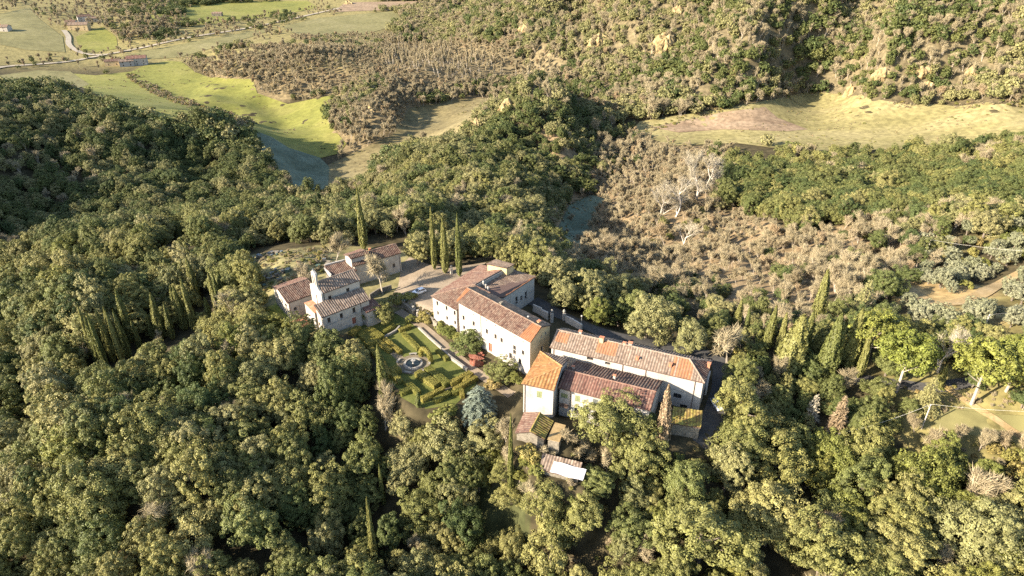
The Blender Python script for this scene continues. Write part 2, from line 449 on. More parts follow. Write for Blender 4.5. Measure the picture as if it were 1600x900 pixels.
def h_rbf(x, y):
    a, b = warp(x, y)
    sh = a.shape
    a, b = a.ravel(), b.ravel()
    out = np.empty(a.size)
    for i in range(0, a.size, 20000):
        s = slice(i, i + 20000)
        out[s] = phi(np.hypot(a[s, None] - ca, b[s, None] - cb)) @ wts[:nC] + wts[nC] + wts[nC + 1] * a[s] + wts[nC + 2] * b[s]
    return out.reshape(sh)

def wpoly(pts, z):
    return [tuple(W(p[0], p[1], z))[:2] for p in pts]

YARD = wpoly([(585, 470), (632, 398), (700, 408), (800, 400), (850, 440), (850, 540), (760, 520), (675, 515)], 0)
GARDEN = wpoly([(555, 500), (600, 478), (632, 484), (800, 605), (800, 640), (640, 640), (585, 575)], -2.2)
TERRACE = wpoly([(640, 486), (676, 506), (830, 590), (815, 612), (790, 605), (625, 484)], -.8)
CHURCH = wpoly([(425, 480), (500, 430), (600, 400), (640, 400), (600, 480), (540, 525), (470, 530), (420, 520)], -1)
SHEDS = [(-.5, 106.5), (11.5, 103.5), (13.5, 114), (2, 117)]
SHELTER = [(4, 100), (14, 97), (16, 102.5), (5.5, 105.5)]
BARN = wpoly([(810, 570), (870, 510), (1110, 560), (1140, 600), (1120, 660), (1040, 690), (820, 660)], -1)

def terrain_h(x, y):
    h = h_rbf(x, y)
    px, py, _ = proj(x, y, h)
    # rough eroded relief on the far badlands, gentle elsewhere, none on the valley floor
    bad = smooth(620, 800, px) * smooth(150, 92, py) + 0.8 * smooth(60, 20, np.abs(px - 850)) * smooth(80, 40, np.abs(py - 200))
    bad = np.clip(bad, 0, 1) * smooth(1900, 1100, y)
    n1 = vnoise(x / 75, y / 110, 1) + 0.5 * vnoise(x / 34, y / 50, 2) + 0.25 * vnoise(x / 15, y / 20, 3)
    rid = 1 - np.abs(2 * np.clip(n1 / 1.75, 0, 1) - 1)
    h = h + bad * ((rid - 0.55) * 46)
    fr = smooth(470, 540, py) + smooth(480, 380, px) * smooth(370, 420, py)
    h = h + np.clip(fr, 0, 1) * (vnoise(x / 34 + 3, y / 34, 21) + .4 * vnoise(x / 15, y / 15, 22) - .7) * 13
    hill = smooth(260, 330, py) * smooth(480, 400, py) + smooth(450, 300, px) * smooth(150, 200, py) * smooth(350, 300, py)
    hump = smooth(280, 340, px) * smooth(760, 700, px) * smooth(70, 95, py) * smooth(230, 190, py)
    n2 = vnoise(x / 40 + 7, y / 40, 5) + 0.5 * vnoise(x / 17, y / 17, 6) - 0.75
    h = h + np.clip(hill + hump, 0, 1) * n2 * 9
    for poly, z, soft in ((YARD, 0.0, 9), (CHURCH, -1.0, 9), (BARN, -1.2, 8), (TERRACE, -0.8, 4), (SHEDS, .3, 3), (SHELTER, -2.7, 4), (GARDEN, -2.2, 2.5)):
        d = dist_poly(x, y, poly)
        k = smooth(soft, 0, d)
        h = h * (1 - k) + z * k
    return h

ly = np.linspace(math.log(Y_LO + LOGC), math.log(Y_HI + LOGC), NI)
jx = np.linspace(-X_R, X_R, NJ)
gy = np.repeat((np.exp(ly) - LOGC)[:, None], NJ, 1)
gx = (gy + LOGC) * jx[None, :]
HG = terrain_h(gx, gy)

def H(x, y):
    """Ground height (bilinear on the terrain sheet)."""
    x, y = np.asarray(x, float), np.asarray(y, float)
    yy = np.maximum(y + LOGC, 1.0)
    fi = np.clip((np.log(yy) - ly[0]) / (ly[1] - ly[0]), 0, NI - 1.001)
    fj = np.clip((x / yy - jx[0]) / (jx[1] - jx[0]), 0, NJ - 1.001)
    i, j = fi.astype(int), fj.astype(int)
    u, v = fi - i, fj - j
    return (HG[i, j] * (1 - u) + HG[i + 1, j] * u) * (1 - v) + (HG[i, j + 1] * (1 - u) + HG[i + 1, j + 1] * u) * v

TS = np.geomspace(45, 4500, 900)
def ray_ground(px, py, off=0.0):
    """World points on the ground (plus off metres) seen at picture points px, py."""
    px, py = np.atleast_1d(np.asarray(px, float)), np.atleast_1d(np.asarray(py, float))
    u, v = (px - 800) / FPX, (py - 450) / FPX
    dx, dy, dz = u, cp - v * sp_, -sp_ - v * cp
    X, Y, Z = dx[:, None] * TS, dy[:, None] * TS, CAM_H + dz[:, None] * TS
    below = Z - H(X, Y) - off < 0
    k = np.argmax(below, 1)
    k = np.where(below.any(1), np.maximum(k, 1), len(TS) - 1)
    lo, hi = TS[k - 1], TS[k]
    for _ in range(14):
        m = (lo + hi) / 2
        b = CAM_H + dz * m - H(dx * m, dy * m) - off < 0
        hi = np.where(b, m, hi)
        lo = np.where(b, lo, m)
    return np.stack([dx * hi, dy * hi, CAM_H + dz * hi], 1)

def G(px, py, off=0.0):
    return Vector(ray_ground(px, py, off)[0])

# ground cover colour of the terrain sheet
gpx, gpy, _ = proj(gx, gy, HG)
cover = np.empty(gx.shape + (3,))
cover[:] = (0.062, 0.052, 0.03)
def paint(mask, c):
    m = np.clip(mask, 0, 1)[..., None]
    cover[:] = cover * (1 - m) + np.array(c) * m
nz = vnoise(gx / 14, gy / 14, 9)
SCRUB = [(840, 200), (990, 230), (1120, 230), (1130, 330), (1260, 360), (1480, 330), (1480, 400), (1250, 480), (1110, 490), (1000, 450), (900, 440), (850, 330)]
MID_BARE = [(280, 90), (480, 70), (620, 60), (850, 60), (900, 120), (780, 150), (650, 190), (600, 240), (510, 240), (510, 150), (420, 160), (330, 120)]
paint(in_poly(gpx, gpy, SCRUB) * 0.9, (0.25, 0.185, 0.11))
paint(in_poly(gpx, gpy, MID_BARE) * 0.8, (0.21, 0.165, 0.095))
paint(smooth(700, 800, gpx) * smooth(170, 140, gpy) * 0.7, (0.17, 0.14, 0.085))
paint(smooth(640, 560, gpx) * smooth(120, 90, gpy), (0.22, 0.19, 0.085))
paint(in_poly(gpx, gpy, [(1380, 400), (1700, 300), (1700, 720), (1430, 720), (1300, 560), (1400, 500)]) * smooth(0.25, 0.6, nz), (0.19, 0.165, 0.07))
paint(in_poly(gpx, gpy, [(1380, 420), (1460, 420), (1560, 440), (1700, 400), (1700, 520), (1420, 530)]) * smooth(0.5, 0.75, nz), (0.33, 0.24, 0.12))
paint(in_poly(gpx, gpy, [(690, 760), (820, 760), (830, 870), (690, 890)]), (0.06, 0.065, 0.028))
paint(in_poly(gpx, gpy, [(380, 400), (520, 380), (660, 395), (650, 470), (560, 520), (400, 530)]), (0.20, 0.18, 0.09))
paint(in_poly(gpx, gpy, [(395, 490), (440, 470), (470, 520), (400, 530)]), (0.20, 0.22, 0.05))
m, nt, nd, lk, b = new_mat("forest_floor_and_grass")
at = nd.new("ShaderNodeAttribute"); at.attribute_name = "cover"
tc = nd.new("ShaderNodeTexCoord")
n1 = nd.new("ShaderNodeTexNoise"); n1.inputs["Scale"].default_value = 0.35; n1.inputs["Detail"].default_value = 9
lk.new(tc.outputs["Object"], n1.inputs["Vector"])
r1 = ramp(nd, [(0.55, 0.55, 0.52), (1.35, 1.3, 1.2)], [0.3, 0.7])
lk.new(n1.outputs["Fac"], r1.inputs[0])
lk.new(mulc(nd, lk, at.outputs["Color"], r1.outputs[0]), b.inputs["Base Color"])
b.inputs["Roughness"].default_value = 0.95
b.inputs["Specular IOR Level"].default_value = 0.1
M['ground'] = m
idx = np.arange(NI * NJ).reshape(NI, NJ)
fq = np.stack([idx[:-1, :-1], idx[:-1, 1:], idx[1:, 1:], idx[1:, :-1]], -1).reshape(-1, 4)
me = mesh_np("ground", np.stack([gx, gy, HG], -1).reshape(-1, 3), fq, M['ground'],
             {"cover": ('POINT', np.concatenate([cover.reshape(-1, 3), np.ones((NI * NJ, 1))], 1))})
me.polygons.foreach_set("use_smooth", [True] * len(me.polygons))
ground = bpy.data.objects.new("ground", me)
col.objects.link(ground)
ground['kind'] = 'structure'
ground['label'] = "wooded hills and valley floor of brown earth and rough grass"

def drape_world(name, poly, mat, off, step, label, kind='structure'):
    """A sheet cut to a ground polygon and laid on the terrain."""
    P = [Vector((p[0], p[1])) for p in poly]
    ring = []
    for a, b_ in zip(P, P[1:] + P[:1]):
        k = max(1, int((b_ - a).length / step))
        ring += [a + (b_ - a) * (i / k) for i in range(k)]
    xs, ys = [p.x for p in ring], [p.y for p in ring]
    nx, ny = int((max(xs) - min(xs)) / step) + 1, int((max(ys) - min(ys)) / step) + 1
    X, Y = np.meshgrid(min(xs) + step * (np.arange(nx) + 0.5), min(ys) + step * (np.arange(ny) + 0.5))
    d = dist_poly(X.ravel(), Y.ravel(), [(p.x, p.y) for p in P])
    k = d < -step * 0.45
    inner = [Vector((x, y)) for x, y in zip(X.ravel()[k], Y.ravel()[k])]
    vs, es, fs, *_ = geometry.delaunay_2d_cdt(ring + inner, [(i, (i + 1) % len(ring)) for i in range(len(ring))], [], 1, 1e-4)
    v = np.array([(q.x, q.y) for q in vs])
    z = H(v[:, 0], v[:, 1]) + off
    v3 = np.concatenate([v, z[:, None]], 1)
    o_ = v3.mean(0)
    me = mesh_np(name, v3 - o_, np.array([f for f in fs if len(f) == 3]), mat)
    me.polygons.foreach_set("use_smooth", [True] * len(me.polygons))
    o = bpy.data.objects.new(name, me)
    o.location = o_
    col.objects.link(o)
    o['kind'] = kind
    o['label'] = label
    return o

def dens(pts, n=4):
    r = []
    for a, b_ in zip(pts, pts[1:] + pts[:1]):
        r += [(a[0] + (b_[0] - a[0]) * i / n, a[1] + (b_[1] - a[1]) * i / n) for i in range(n)]
    return r

def drape(name, pts, mat, off, step, label, n=4):
    d = dens(pts, n)
    g = ray_ground([p[0] for p in d], [p[1] for p in d])
    return drape_world(name, g[:, :2], mat, off, step, label)

def ribbon(name, pts, width, mat, off, label, n=8, world_pts=False):
    """A road or path along picture points, laid on the terrain."""
    if not world_pts:
        g = ray_ground([p[0] for p in pts], [p[1] for p in pts])[:, :2]
    else:
        g = np.array(pts)
    P = [Vector(p) for p in g]
    fine = []
    for i in range(len(P) - 1):
        p0, p1, p2, p3 = P[max(i - 1, 0)], P[i], P[i + 1], P[min(i + 2, len(P) - 1)]
        for k in range(n):
            t = k / n
            fine.append(0.5 * ((2 * p1) + (p2 - p0) * t + (2 * p0 - 5 * p1 + 4 * p2 - p3) * t * t + (3 * p1 - p0 - 3 * p2 + p3) * t ** 3))
    fine.append(P[-1])
    v = []
    for i, p in enumerate(fine):
        d = (fine[min(i + 1, len(fine) - 1)] - fine[max(i - 1, 0)]).normalized()
        nrm = Vector((-d.y, d.x))
        w = width[0] + (width[1] - width[0]) * i / (len(fine) - 1) if isinstance(width, tuple) else width
        for s in (-0.5, -0.17, 0.17, 0.5):
            q = p + nrm * (w * s)
            v.append((q.x, q.y, float(H(q.x, q.y)) + off))
    f = [(i * 4 + k, i * 4 + k + 1, i * 4 + 5 + k, i * 4 + 4 + k) for i in range(len(fine) - 1) for k in range(3)]
    v = np.array(v)
    o_ = v.mean(0)
    me = mesh_np(name, v - o_, np.array(f), mat)
    o = bpy.data.objects.new(name, me)
    o.location = o_
    col.objects.link(o)
    o['kind'] = 'structure'
    o['label'] = label
    return o
print("terrain %.1f" % (time.time() - T0))

# ------------------------------------------------------------------ fields and roads
MEADOW = [(70, 112), (150, 118), (205, 112), (225, 103), (262, 95), (285, 97), (305, 113), (330, 122), (395, 124), (402, 146), (450, 163), (524, 148), (513, 168), (516, 195), (541, 225), (530, 240), (498, 248), (462, 238), (440, 246), (405, 215), (330, 178), (250, 190), (170, 158), (120, 132)]
TANF = [(505, 262), (560, 236), (612, 212), (640, 170), (700, 157), (775, 153), (745, 182), (725, 215), (640, 228), (570, 285), (512, 302), (500, 285)]
RIGHTF = [(985, 207), (1000, 190), (1100, 175), (1210, 156), (1265, 143), (1335, 150), (1420, 164), (1620, 163), (1620, 205), (1545, 226), (1500, 236), (1400, 234), (1250, 237), (1150, 224), (1050, 228)]
drape("meadow", MEADOW, M['meadow'], 0.25, 7, "bright yellow green meadow on the valley floor")
drape("dry_field", TANF, M['tan_field'], 0.25, 7, "tan dry grass field between the scrub hill and the spur")
drape("straw_field", RIGHTF, M['right_field'], 0.3, 8, "pale straw coloured field below the eroded badlands")
drape("stubble_patch", [(1020, 200), (1130, 176), (1195, 168), (1215, 185), (1262, 203), (1230, 206), (1130, 203), (1060, 208)], M['brown_field'], 0.5, 6, "brown ploughed patch on the left of the straw field")
drape("upper_meadow", [(225, 28), (262, 14), (320, 4), (480, 1), (497, 12), (440, 24), (350, 36), (285, 40)], M['meadow'], 0.3, 10, "green meadow along the top left beyond the road")
drape("roadside_field", [(195, 86), (300, 66), (400, 48), (436, 44), (385, 60), (280, 90), (232, 93)], M['meadow_dull'], 0.3, 8, "pale strip of grass in front of the valley road")
drape("farm_lawn", [(118, 58), (160, 42), (182, 58), (184, 76), (152, 82), (126, 78)], M['meadow'], 0.3, 7, "green paddock beside the farm drive")
drape("slope_pasture", [(0, 22), (45, 12), (62, 30), (98, 58), (102, 82), (40, 78), (0, 70)], M['meadow_dull'], 0.3, 8, "dull brown pasture sloping up at the far left")
drape("valley_pasture", [(438, 42), (500, 28), (618, 17), (632, 36), (570, 54), (470, 56)], M['meadow_dull'], 0.3, 9, "greyish pasture beyond the scrub hill")
drape("fallow_field", [(520, 19), (540, 4), (700, 1), (640, 14), (600, 16)], M['brown_field'], 0.3, 11, "pinkish brown fallow field at the top of the valley")
drape("tan_verge", [(0, 118), (60, 110), (110, 112), (140, 132), (110, 142), (60, 126), (0, 140)], M['meadow_dull'], 0.3, 7, "tan grass verge at the foot of the left hill")
drape("frosty_ground", [(400, 205), (425, 215), (452, 232), (500, 247), (515, 262), (512, 295), (470, 305), (440, 280), (410, 240)], M['frost'], 0.4, 6, "blue white frosted grass in the shade of the left hill")
drape("frosty_stream_bank", [(890, 320), (925, 305), (945, 312), (925, 345), (920, 385), (885, 395), (868, 365)], M['frost'], 0.35, 5, "frosted clearing in the shaded ravine behind the villa")
ribbon("valley_road", [(-60, 112), (0, 106), (60, 101), (105, 97), (165, 86), (240, 71), (340, 52), (400, 42), (460, 29), (500, 20), (530, 13)], 6, M['pale_road'], 0.7, "pale country road running along the valley floor")
ribbon("farm_drive", [(100, 48), (107, 58), (108, 70), (120, 80), (140, 86), (168, 86)], 6, M['pale_road'], 0.9, "white gravel drive curving up to the far farmhouse")
ribbon("dirt_track", [(1405, 445), (1440, 468), (1480, 475), (1530, 462), (1570, 440), (1620, 415)], (5, 4), M['dirt'], 0.3, "ochre dirt track climbing through the olive trees")
ribbon("meadow_path", [(1640, 700), (1590, 680), (1545, 650), (1505, 625), (1480, 608)], 1.5, M['dirt'], 0.25, "worn earth path through the grass at the right")
drape("rough_grass", [(1455, 640), (1500, 632), (1545, 648), (1620, 650), (1620, 705), (1560, 690), (1500, 676), (1462, 668)], M['meadow_dull'], 0.12, 3, "sunlit rough grass around the power poles")
drape("gravel_yard", [(600, 478), (622, 448), (628, 412), (640, 402), (672, 414), (700, 418), (735, 414), (760, 410), (700, 470), (684, 512), (655, 498), (632, 482)], M['gravel'], 0.06, 2.5, "tan gravel forecourt between church and villa")
ribbon("back_lane", [(832, 470), (862, 484), (905, 503), (960, 525), (1040, 540), (1118, 562), (1128, 600), (1118, 640), (1098, 700)], 4.6, M['asphalt'], 0.12, "grey lane passing behind the villa and the barn")
ribbon("estate_road", [(1128, 596), (1200, 606), (1280, 598), (1340, 594), (1400, 600), (1450, 606), (1500, 600), (1560, 585)], 3.4, M['asphalt'], 0.14, "narrow grey road leading to the estate from the right")

# ------------------------------------------------------------------ building kit
RNG = np.random.default_rng(7)
def inset2(poly, d):
    n = len(poly)
    out = []
    for i in range(n):
        p0, p1, p2 = (Vector(poly[(i + k) % n][:2]) for k in (-1, 0, 1))
        a, b_ = (p1 - p0).normalized(), (p2 - p1).normalized()
        na, nb = Vector((-a.y, a.x)), Vector((-b_.y, b_.x))
        m_ = (na + nb)
        out.append(p1 + m_ * (d / max(0.3, 0.5 * m_.length_squared)))
    return out

def clip_span(poly, s):
    """t-range of a convex polygon on the line s."""
    ts = []
    n = len(poly)
    for i in range(n):
        (s0, t0), (s1, t1) = poly[i], poly[(i + 1) % n]
        if (s0 - s) * (s1 - s) <= 0 and s0 != s1:
            ts.append(t0 + (t1 - t0) * (s - s0) / (s1 - s0))
    return (min(ts), max(ts)) if len(ts) > 1 else None

def tiles_mesh(P, mat, pitch=0.55, amp=0.10, patches=(), course=0.45, up=0.05):
    """A roof slope of cover tiles in rows: P is the slope polygon, its first edge the eave; ribs run up the slope."""
    P = [Vector(p) for p in P]
    e = (P[1] - P[0]).normalized()
    nrm = Vector((0, 0, 0))
    for i in range(1, len(P) - 1):
        nrm += (P[i] - P[0]).cross(P[i + 1] - P[0])
    nrm.normalize()
    if nrm.z < 0:
        nrm = -nrm
    d = nrm.cross(e)
    if d.z < 0:
        d = -d
    st = [((p - P[0]).dot(e), (p - P[0]).dot(d)) for p in P]
    s_lo, s_hi = min(p[0] for p in st), max(p[0] for p in st)
    nr = max(2, int((s_hi - s_lo) / pitch))
    sub = 4
    ns = nr * sub
    S = np.linspace(s_lo + 1e-3, s_hi - 1e-3, ns + 1)
    prof = [0.0, 0.75, 1.0, 0.75]
    rows = max(2, int(max(p[1] for p in st) / course))
    O = np.array(P[0]); ev = np.array(e); dv = np.array(d); nv = np.array(nrm)
    V = np.zeros((ns + 1, rows + 1, 3))
    wob = RNG.normal(0, 0.018, (nr + 1, rows + 1))
    for i, s in enumerate(S):
        sp = clip_span(st, float(s)) or (0, 0)
        t = sp[0] + (sp[1] - sp[0]) * np.arange(rows + 1) / rows
        h = up + amp * prof[i % sub] + wob[i // sub] + 0.05 * np.sin(s * 0.55 + 1.3) * np.sin(np.arange(rows + 1) / rows * math.pi) + 0.035 * np.sin(s * 1.7 + 2.1 * np.arange(rows + 1) / rows)
        V[i] = O + ev * s + dv * t[:, None] + nv * h[:, None]
    ii = np.arange((ns + 1) * (rows + 1)).reshape(ns + 1, rows + 1)
    F = np.stack([ii[:-1, :-1], ii[1:, :-1], ii[1:, 1:], ii[:-1, 1:]], -1).reshape(-1, 4)
    rib = RNG.random(nr + 1)
    tint = np.clip(0.22 * rib[:, None] + 0.78 * RNG.random((nr + 1, rows)), 0, 1)
    tint = np.repeat(tint[:nr], sub, 0)
    # faces of the open channel between cover tiles take a darker tint
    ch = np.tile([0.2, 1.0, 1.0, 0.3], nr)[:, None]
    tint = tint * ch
    pat = np.zeros((ns, rows))
    sm = (S[:-1] + S[1:]) / 2
    L = s_hi - s_lo
    for a, b_, c, d_ in patches:
        m1 = ((sm - s_lo) / L > a) & ((sm - s_lo) / L < b_)
        tt = (np.arange(rows) + 0.5) / rows
        m2 = (tt > c) & (tt < d_)
        pat = np.maximum(pat, m1[:, None] * m2[None, :] * (0.55 + 0.4 * RNG.random((ns, rows))) * np.where(ch > 0.5, 1, 0.6))
    base = np.array(P[0])
    me = mesh_np("roof_tiles", V.reshape(-1, 3) - base, F, mat, {"tint": ('FACE', tint.ravel()), "patch": ('FACE', pat.ravel())})
    return me, Vector(base)

class Building:
    def __init__(s, name, label, poly, zb, ze, wall, cat="building", inset=0.35, group=None, walls_z=None):
        """poly: eave outline, counter-clockwise from above."""
        s.poly = [Vector(p[:2]) for p in poly]
        s.wp = inset2(s.poly, inset)
        c = sum(s.wp, Vector((0, 0))) / len(s.wp)
        s.zb, s.ze = zb, ze
        s.root = thing(name, (c.x, c.y, zb), label, cat, group)
        s.mat = wall
        s.wall = MB()
        s.slab = MB()
        s.tiles = []
        s.windows = []
        s.holes = {}
        s.extra = []
        s.wz = walls_z
    def uv(s, i, px, py):
        """Where the photograph's point falls on wall i: metres along it, and height."""
        A_, B_ = s.wp[i], s.wp[(i + 1) % len(s.wp)]
        u, v = (px - 800) / FPX, (py - 450) / FPX
        d = Vector((u, cp - v * sp_, -sp_ - v * cp))
        ab = (B_ - A_)
        n = Vector((ab.y, -ab.x))
        t = A_.dot(n) / (d.x * n.x + d.y * n.y)
        p = d * t + Vector((0, 0, CAM_H))
        return (Vector((p.x, p.y)) - A_).dot(ab.normalized()), p.z
    def win(s, i, px, py, w=0.9, h=1.4, kind='window', **k):
        u, z = s.uv(i, px, py)
        s.win_at(i, u, z - h / 2, w, h, kind, **k)
    def win_at(s, i, u, z, w, h, kind='window', **k):
        L = (s.wp[(i + 1) % len(s.wp)] - s.wp[i]).length
        if u - w / 2 < 0.25 or u + w / 2 > L - 0.25 or z + h > s.top(i) - 0.15:
            z = min(z, s.top(i) - 0.15 - h)
            u = min(max(u, w / 2 + 0.3), L - w / 2 - 0.3)
        s.holes.setdefault(i, []).append((u - w / 2, u + w / 2, z, z + h))
        s.windows.append((i, u, z, w, h, kind, k))
    def top(s, i):
        return s.wz[i] if s.wz else s.ze
    def roof(s, P, mat, **k):
        P = [Vector(p) for p in P]
        lo = [p - Vector((0, 0, 0.16)) for p in P]
        hi = [p - Vector((0, 0, 0.02)) for p in P]
        n = len(P)
        s.slab.add(lo + hi, [tuple(reversed(range(n))), tuple(range(n, 2 * n))] + [(i, (i + 1) % n, n + (i + 1) % n, n + i) for i in range(n)])
        s.tiles.append((P, mat, k))
    def cap(s, p, q, r=0.17):
        s.extra.append(("ridge_cap", p, q, r))
    def gable(s, p, q, apex):
        s.wall.add([p, q, apex], [(0, 1, 2)])
    def finish(s):
        n = len(s.wp)
        for i in range(n):
            A_, B_ = s.wp[i], s.wp[(i + 1) % n]
            d = (B_ - A_)
            L = d.length
            d.normalize()
            nin = Vector((-d.y, d.x))
            hs = s.holes.get(i, [])
            zt = s.top(i)
            us = sorted({0.0, L} | {round(x, 4) for h in hs for x in h[:2]})
            zs = sorted({s.zb, zt} | {round(x, 4) for h in hs for x in h[2:]})
            def pt(u, z, dep=0.0):
                q = A_ + d * u + nin * dep
                return (q.x, q.y, z)
            for a, b_ in zip(us, us[1:]):
                for c, e in zip(zs, zs[1:]):
                    um, zm = (a + b_) / 2, (c + e) / 2
                    if not any(h[0] < um < h[1] and h[2] < zm < h[3] for h in hs):
                        s.wall.quad(pt(a, c), pt(b_, c), pt(b_, e), pt(a, e))
            for h in hs:
                r = [(h[0], h[2]), (h[1], h[2]), (h[1], h[3]), (h[0], h[3])]
                for k in range(4):
                    (u0, z0), (u1, z1) = r[k], r[(k + 1) % 4]
                    s.wall.quad(pt(u0, z0), pt(u0, z0, 0.3), pt(u1, z1, 0.3), pt(u1, z1))
        if not s.wz:
            s.wall.add([(p.x, p.y, s.ze) for p in s.wp], [tuple(range(n))])
        s.wall.build("wall", s.mat, s.root)
        for (i, u, z, w, h, kind, k) in s.windows:
            A_, B_ = s.wp[i], s.wp[(i + 1) % n]
            d = (B_ - A_).normalized()
            nin = Vector((-d.y, d.x))
            ang = math.atan2(d.y, d.x)
            def pt(uu, zz, dep):
                q = A_ + d * uu + nin * dep
                return (q.x, q.y, zz)
            fr = MB()
            t = 0.07
            for uu, ww in ((u - w / 2 + t / 2, t), (u + w / 2 - t / 2, t), (u, t * 0.8)):
                fr.box(pt(uu, z + 0.001, 0.20), ww, 0.06, h - 0.002, ang)
            for zz in (z + 0.004, z + h - t - 0.004):
                fr.box(pt(u, zz, 0.20), w - 0.01, 0.05, t, ang)
            W_ = fr.build("door" if kind == 'door' else "window", M['door'] if kind == 'door' else M['frame'], s.root, base=Vector(pt(u, z, 0.2)))
            p = MB()
            p.box(pt(u, z + 0.01, 0.25), w - 0.02, 0.02, h - 0.02, ang)
            p.build("leaf" if kind == 'door' else "pane", M['door'] if kind == 'door' else M['glass'], W_)
            if k.get('sur', True):
                f2 = MB()
                f2.box(pt(u, z - 0.12, -0.03), w + 0.36, 0.14, 0.12, ang)
                f2.build("sill", M['trim'], W_)
            if 'shut' in k:
                for sx in (-1, 1):
                    sh = MB()
                    if k.get('open'):
                        sh.box(pt(u + sx * (w / 2 + w / 4 + 0.02), z, -0.05), w / 2, 0.05, h, ang)
                    else:
                        sh.box(pt(u + sx * w / 4, z + 0.01, 0.05), w / 2 - 0.02, 0.05, h - 0.02, ang)
                    for q in range(5):
                        sh.box(pt(u + sx * (w / 2 + w / 4 + 0.02 if k.get('open') else w / 4), z + h * (0.08 + 0.18 * q), -0.085 if k.get('open') else 0.015), w / 2 - 0.1, 0.02, 0.05, ang)
                    sh.build("shutter", k['shut'], W_)
        if s.slab.v:
            R_ = s.slab.build("roof", M['rafter'], s.root)
            for P, mat, k in s.tiles:
                me, base = tiles_mesh(P, mat, **k)
                o = bpy.data.objects.new("roof_tiles", me)
                col.objects.link(o)
                o.parent = R_
                o.location = base - world_loc(R_)
                o['kind'] = 'stuff'
            mat0 = s.tiles[0][1]
            for nm, p, q, r in s.extra:
                c = MB()
                p, q = Vector(p), Vector(q)
                k = max(2, int((q - p).length / 0.5))
                pts = [p.lerp(q, i / k) + Vector((0, 0, 0.06 + 0.03 * (i % 2))) for i in range(k + 1)]
                c.tube(pts, [r * (1 + 0.12 * (i % 2)) for i in range(k + 1)], 7)
                o = c.build(nm, mat0, R_)
                a = o.data.attributes.new("tint", 'FLOAT', 'FACE')
                a.data.foreach_set("value", (0.45 + 0.55 * RNG.random(len(o.data.polygons))).astype(np.float32))
        return s.root
    def part(s, name, mb, mat, parent=None, base=None):
        return mb.build(name, mat, parent or s.root, base)
    def along(s, i, u, out=0.0):
        A_, B_ = s.wp[i], s.wp[(i + 1) % len(s.wp)]
        d = (B_ - A_).normalized()
        q = A_ + d * u + Vector((d.y, -d.x)) * out
        return q
    def pipe(s, i, u, z0, z1):
        q = s.along(i, u, 0.09)
        c = MB(); c.tube([(q.x, q.y, z0), (q.x, q.y, z1)], 0.075, 6)
        s.part("drainpipe", c, M['pipe'])
    def course(s, i, z, mat=None, h=0.14):
        L = (s.wp[(i + 1) % len(s.wp)] - s.wp[i]).length
        q = s.along(i, L / 2, 0.03)
        d = s.wp[(i + 1) % len(s.wp)] - s.wp[i]
        c = MB(); c.box((q.x, q.y, z), L - 0.02, 0.1, h, math.atan2(d.y, d.x))
        s.part("string_course", c, mat or M['trim'])
    def chimney(s, x, y, z, w=0.6, h=1.4, mat=None, rz=-0.4):
        c = MB(); c.box((x, y, z - 1.0), w, w * 0.8, h + 1.0, rz)
        o = s.part("chimney", c, mat or M['plaster_ochre'], base=Vector((x, y, z)))
        c = MB()
        c.box((x, y, z + h + 0.16), w + 0.25, w * 0.8 + 0.25, 0.1, rz)
        ca, sa = math.cos(rz), math.sin(rz)
        for dx in (-1, 1):
            c.box((x + dx * (w / 2 - 0.08) * ca, y + dx * (w / 2 - 0.08) * sa, z + h), 0.1, w * 0.7, 0.17, rz)
        c.build("chimney_cap", M['brick_red'], o)

def V3(p, z):
    return Vector((p[0], p[1], z))
def lerp2(a, b_, t):
    return (a[0] + (b_[0] - a[0]) * t, a[1] + (b_[1] - a[1]) * t)

def gable_roof(b, F1, F2, B2, B1, ze, zr, mf, mb_, kf={}, kb={}, zback=None):
    """Ridge parallel to F1-F2."""
    zb2 = ze if zback is None else zback
    R1, R2 = V3(lerp2(F1, B1, 0.5), zr), V3(lerp2(F2, B2, 0.5), zr)
    b.roof([V3(F1, ze), V3(F2, ze), R2, R1], mf, **kf)
    b.roof([V3(B2, zb2), V3(B1, zb2), R1, R2], mb_, **kb)
    b.cap(R1, R2)
    n = b.wp
    f = 0.93
    b.gable(V3(n[1], ze), V3(n[2], zb2), V3(lerp2(n[1], n[2], 0.5), ze + (zr - ze) * f))
    b.gable(V3(n[3], zb2), V3(n[0], ze), V3(lerp2(n[3], n[0], 0.5), ze + (zr - ze) * f))
    return R1, R2

# ------------------------------------------------------------------ the villa: long white wing
F1, F2, B2 = (-14.2, 149.5), (4.3, 130.8), (9.5, 138.3)
B1 = (F1[0] + 5.2, F1[1] + 7.5)
b = Building("villa_wing", "long white three storey villa wing with ochre gable end facing the barn", [F1, F2, B2, B1], -3.0, 9.5, M['plaster'])
z3 = lambda X, Y: (690 + X / 7.5, 470 + Y / 7.5)
for X, Y in ((258, 200), (376, 268), (531, 358), (632, 418), (703, 462), (955, 610)):
    b.win(0, *z3(X, Y), 0.85, 1.35)
b.win(0, *z3(855, 575), 0.95, 2.5)
for X, Y in ((265, 312), (375, 380)):
    b.win(0, *z3(X, Y), 0.8, 1.1)
for X, Y in ((808, 645), (918, 712)):
    b.win(0, *z3(X, Y), 0.95, 1.7)
b.win(0, *z3(572, 545), 1.3, 2.5, 'door')
for X, Y in ((372, 160), (530, 232), (632, 290), (708, 330), (862, 422), (958, 482)):
    b.win(0, *z3(X, Y), 0.55, 0.35, sur=False)
z8g = lambda X, Y: (800 + X / 6.43, 490 + Y / 6.43)
for X, Y, w, h in ((335, 195, .5, .7), (295, 230, .45, .6), (300, 350, .9, 1.5)):
    b.win(1, *z8g(X, Y), w, h, sur=False)
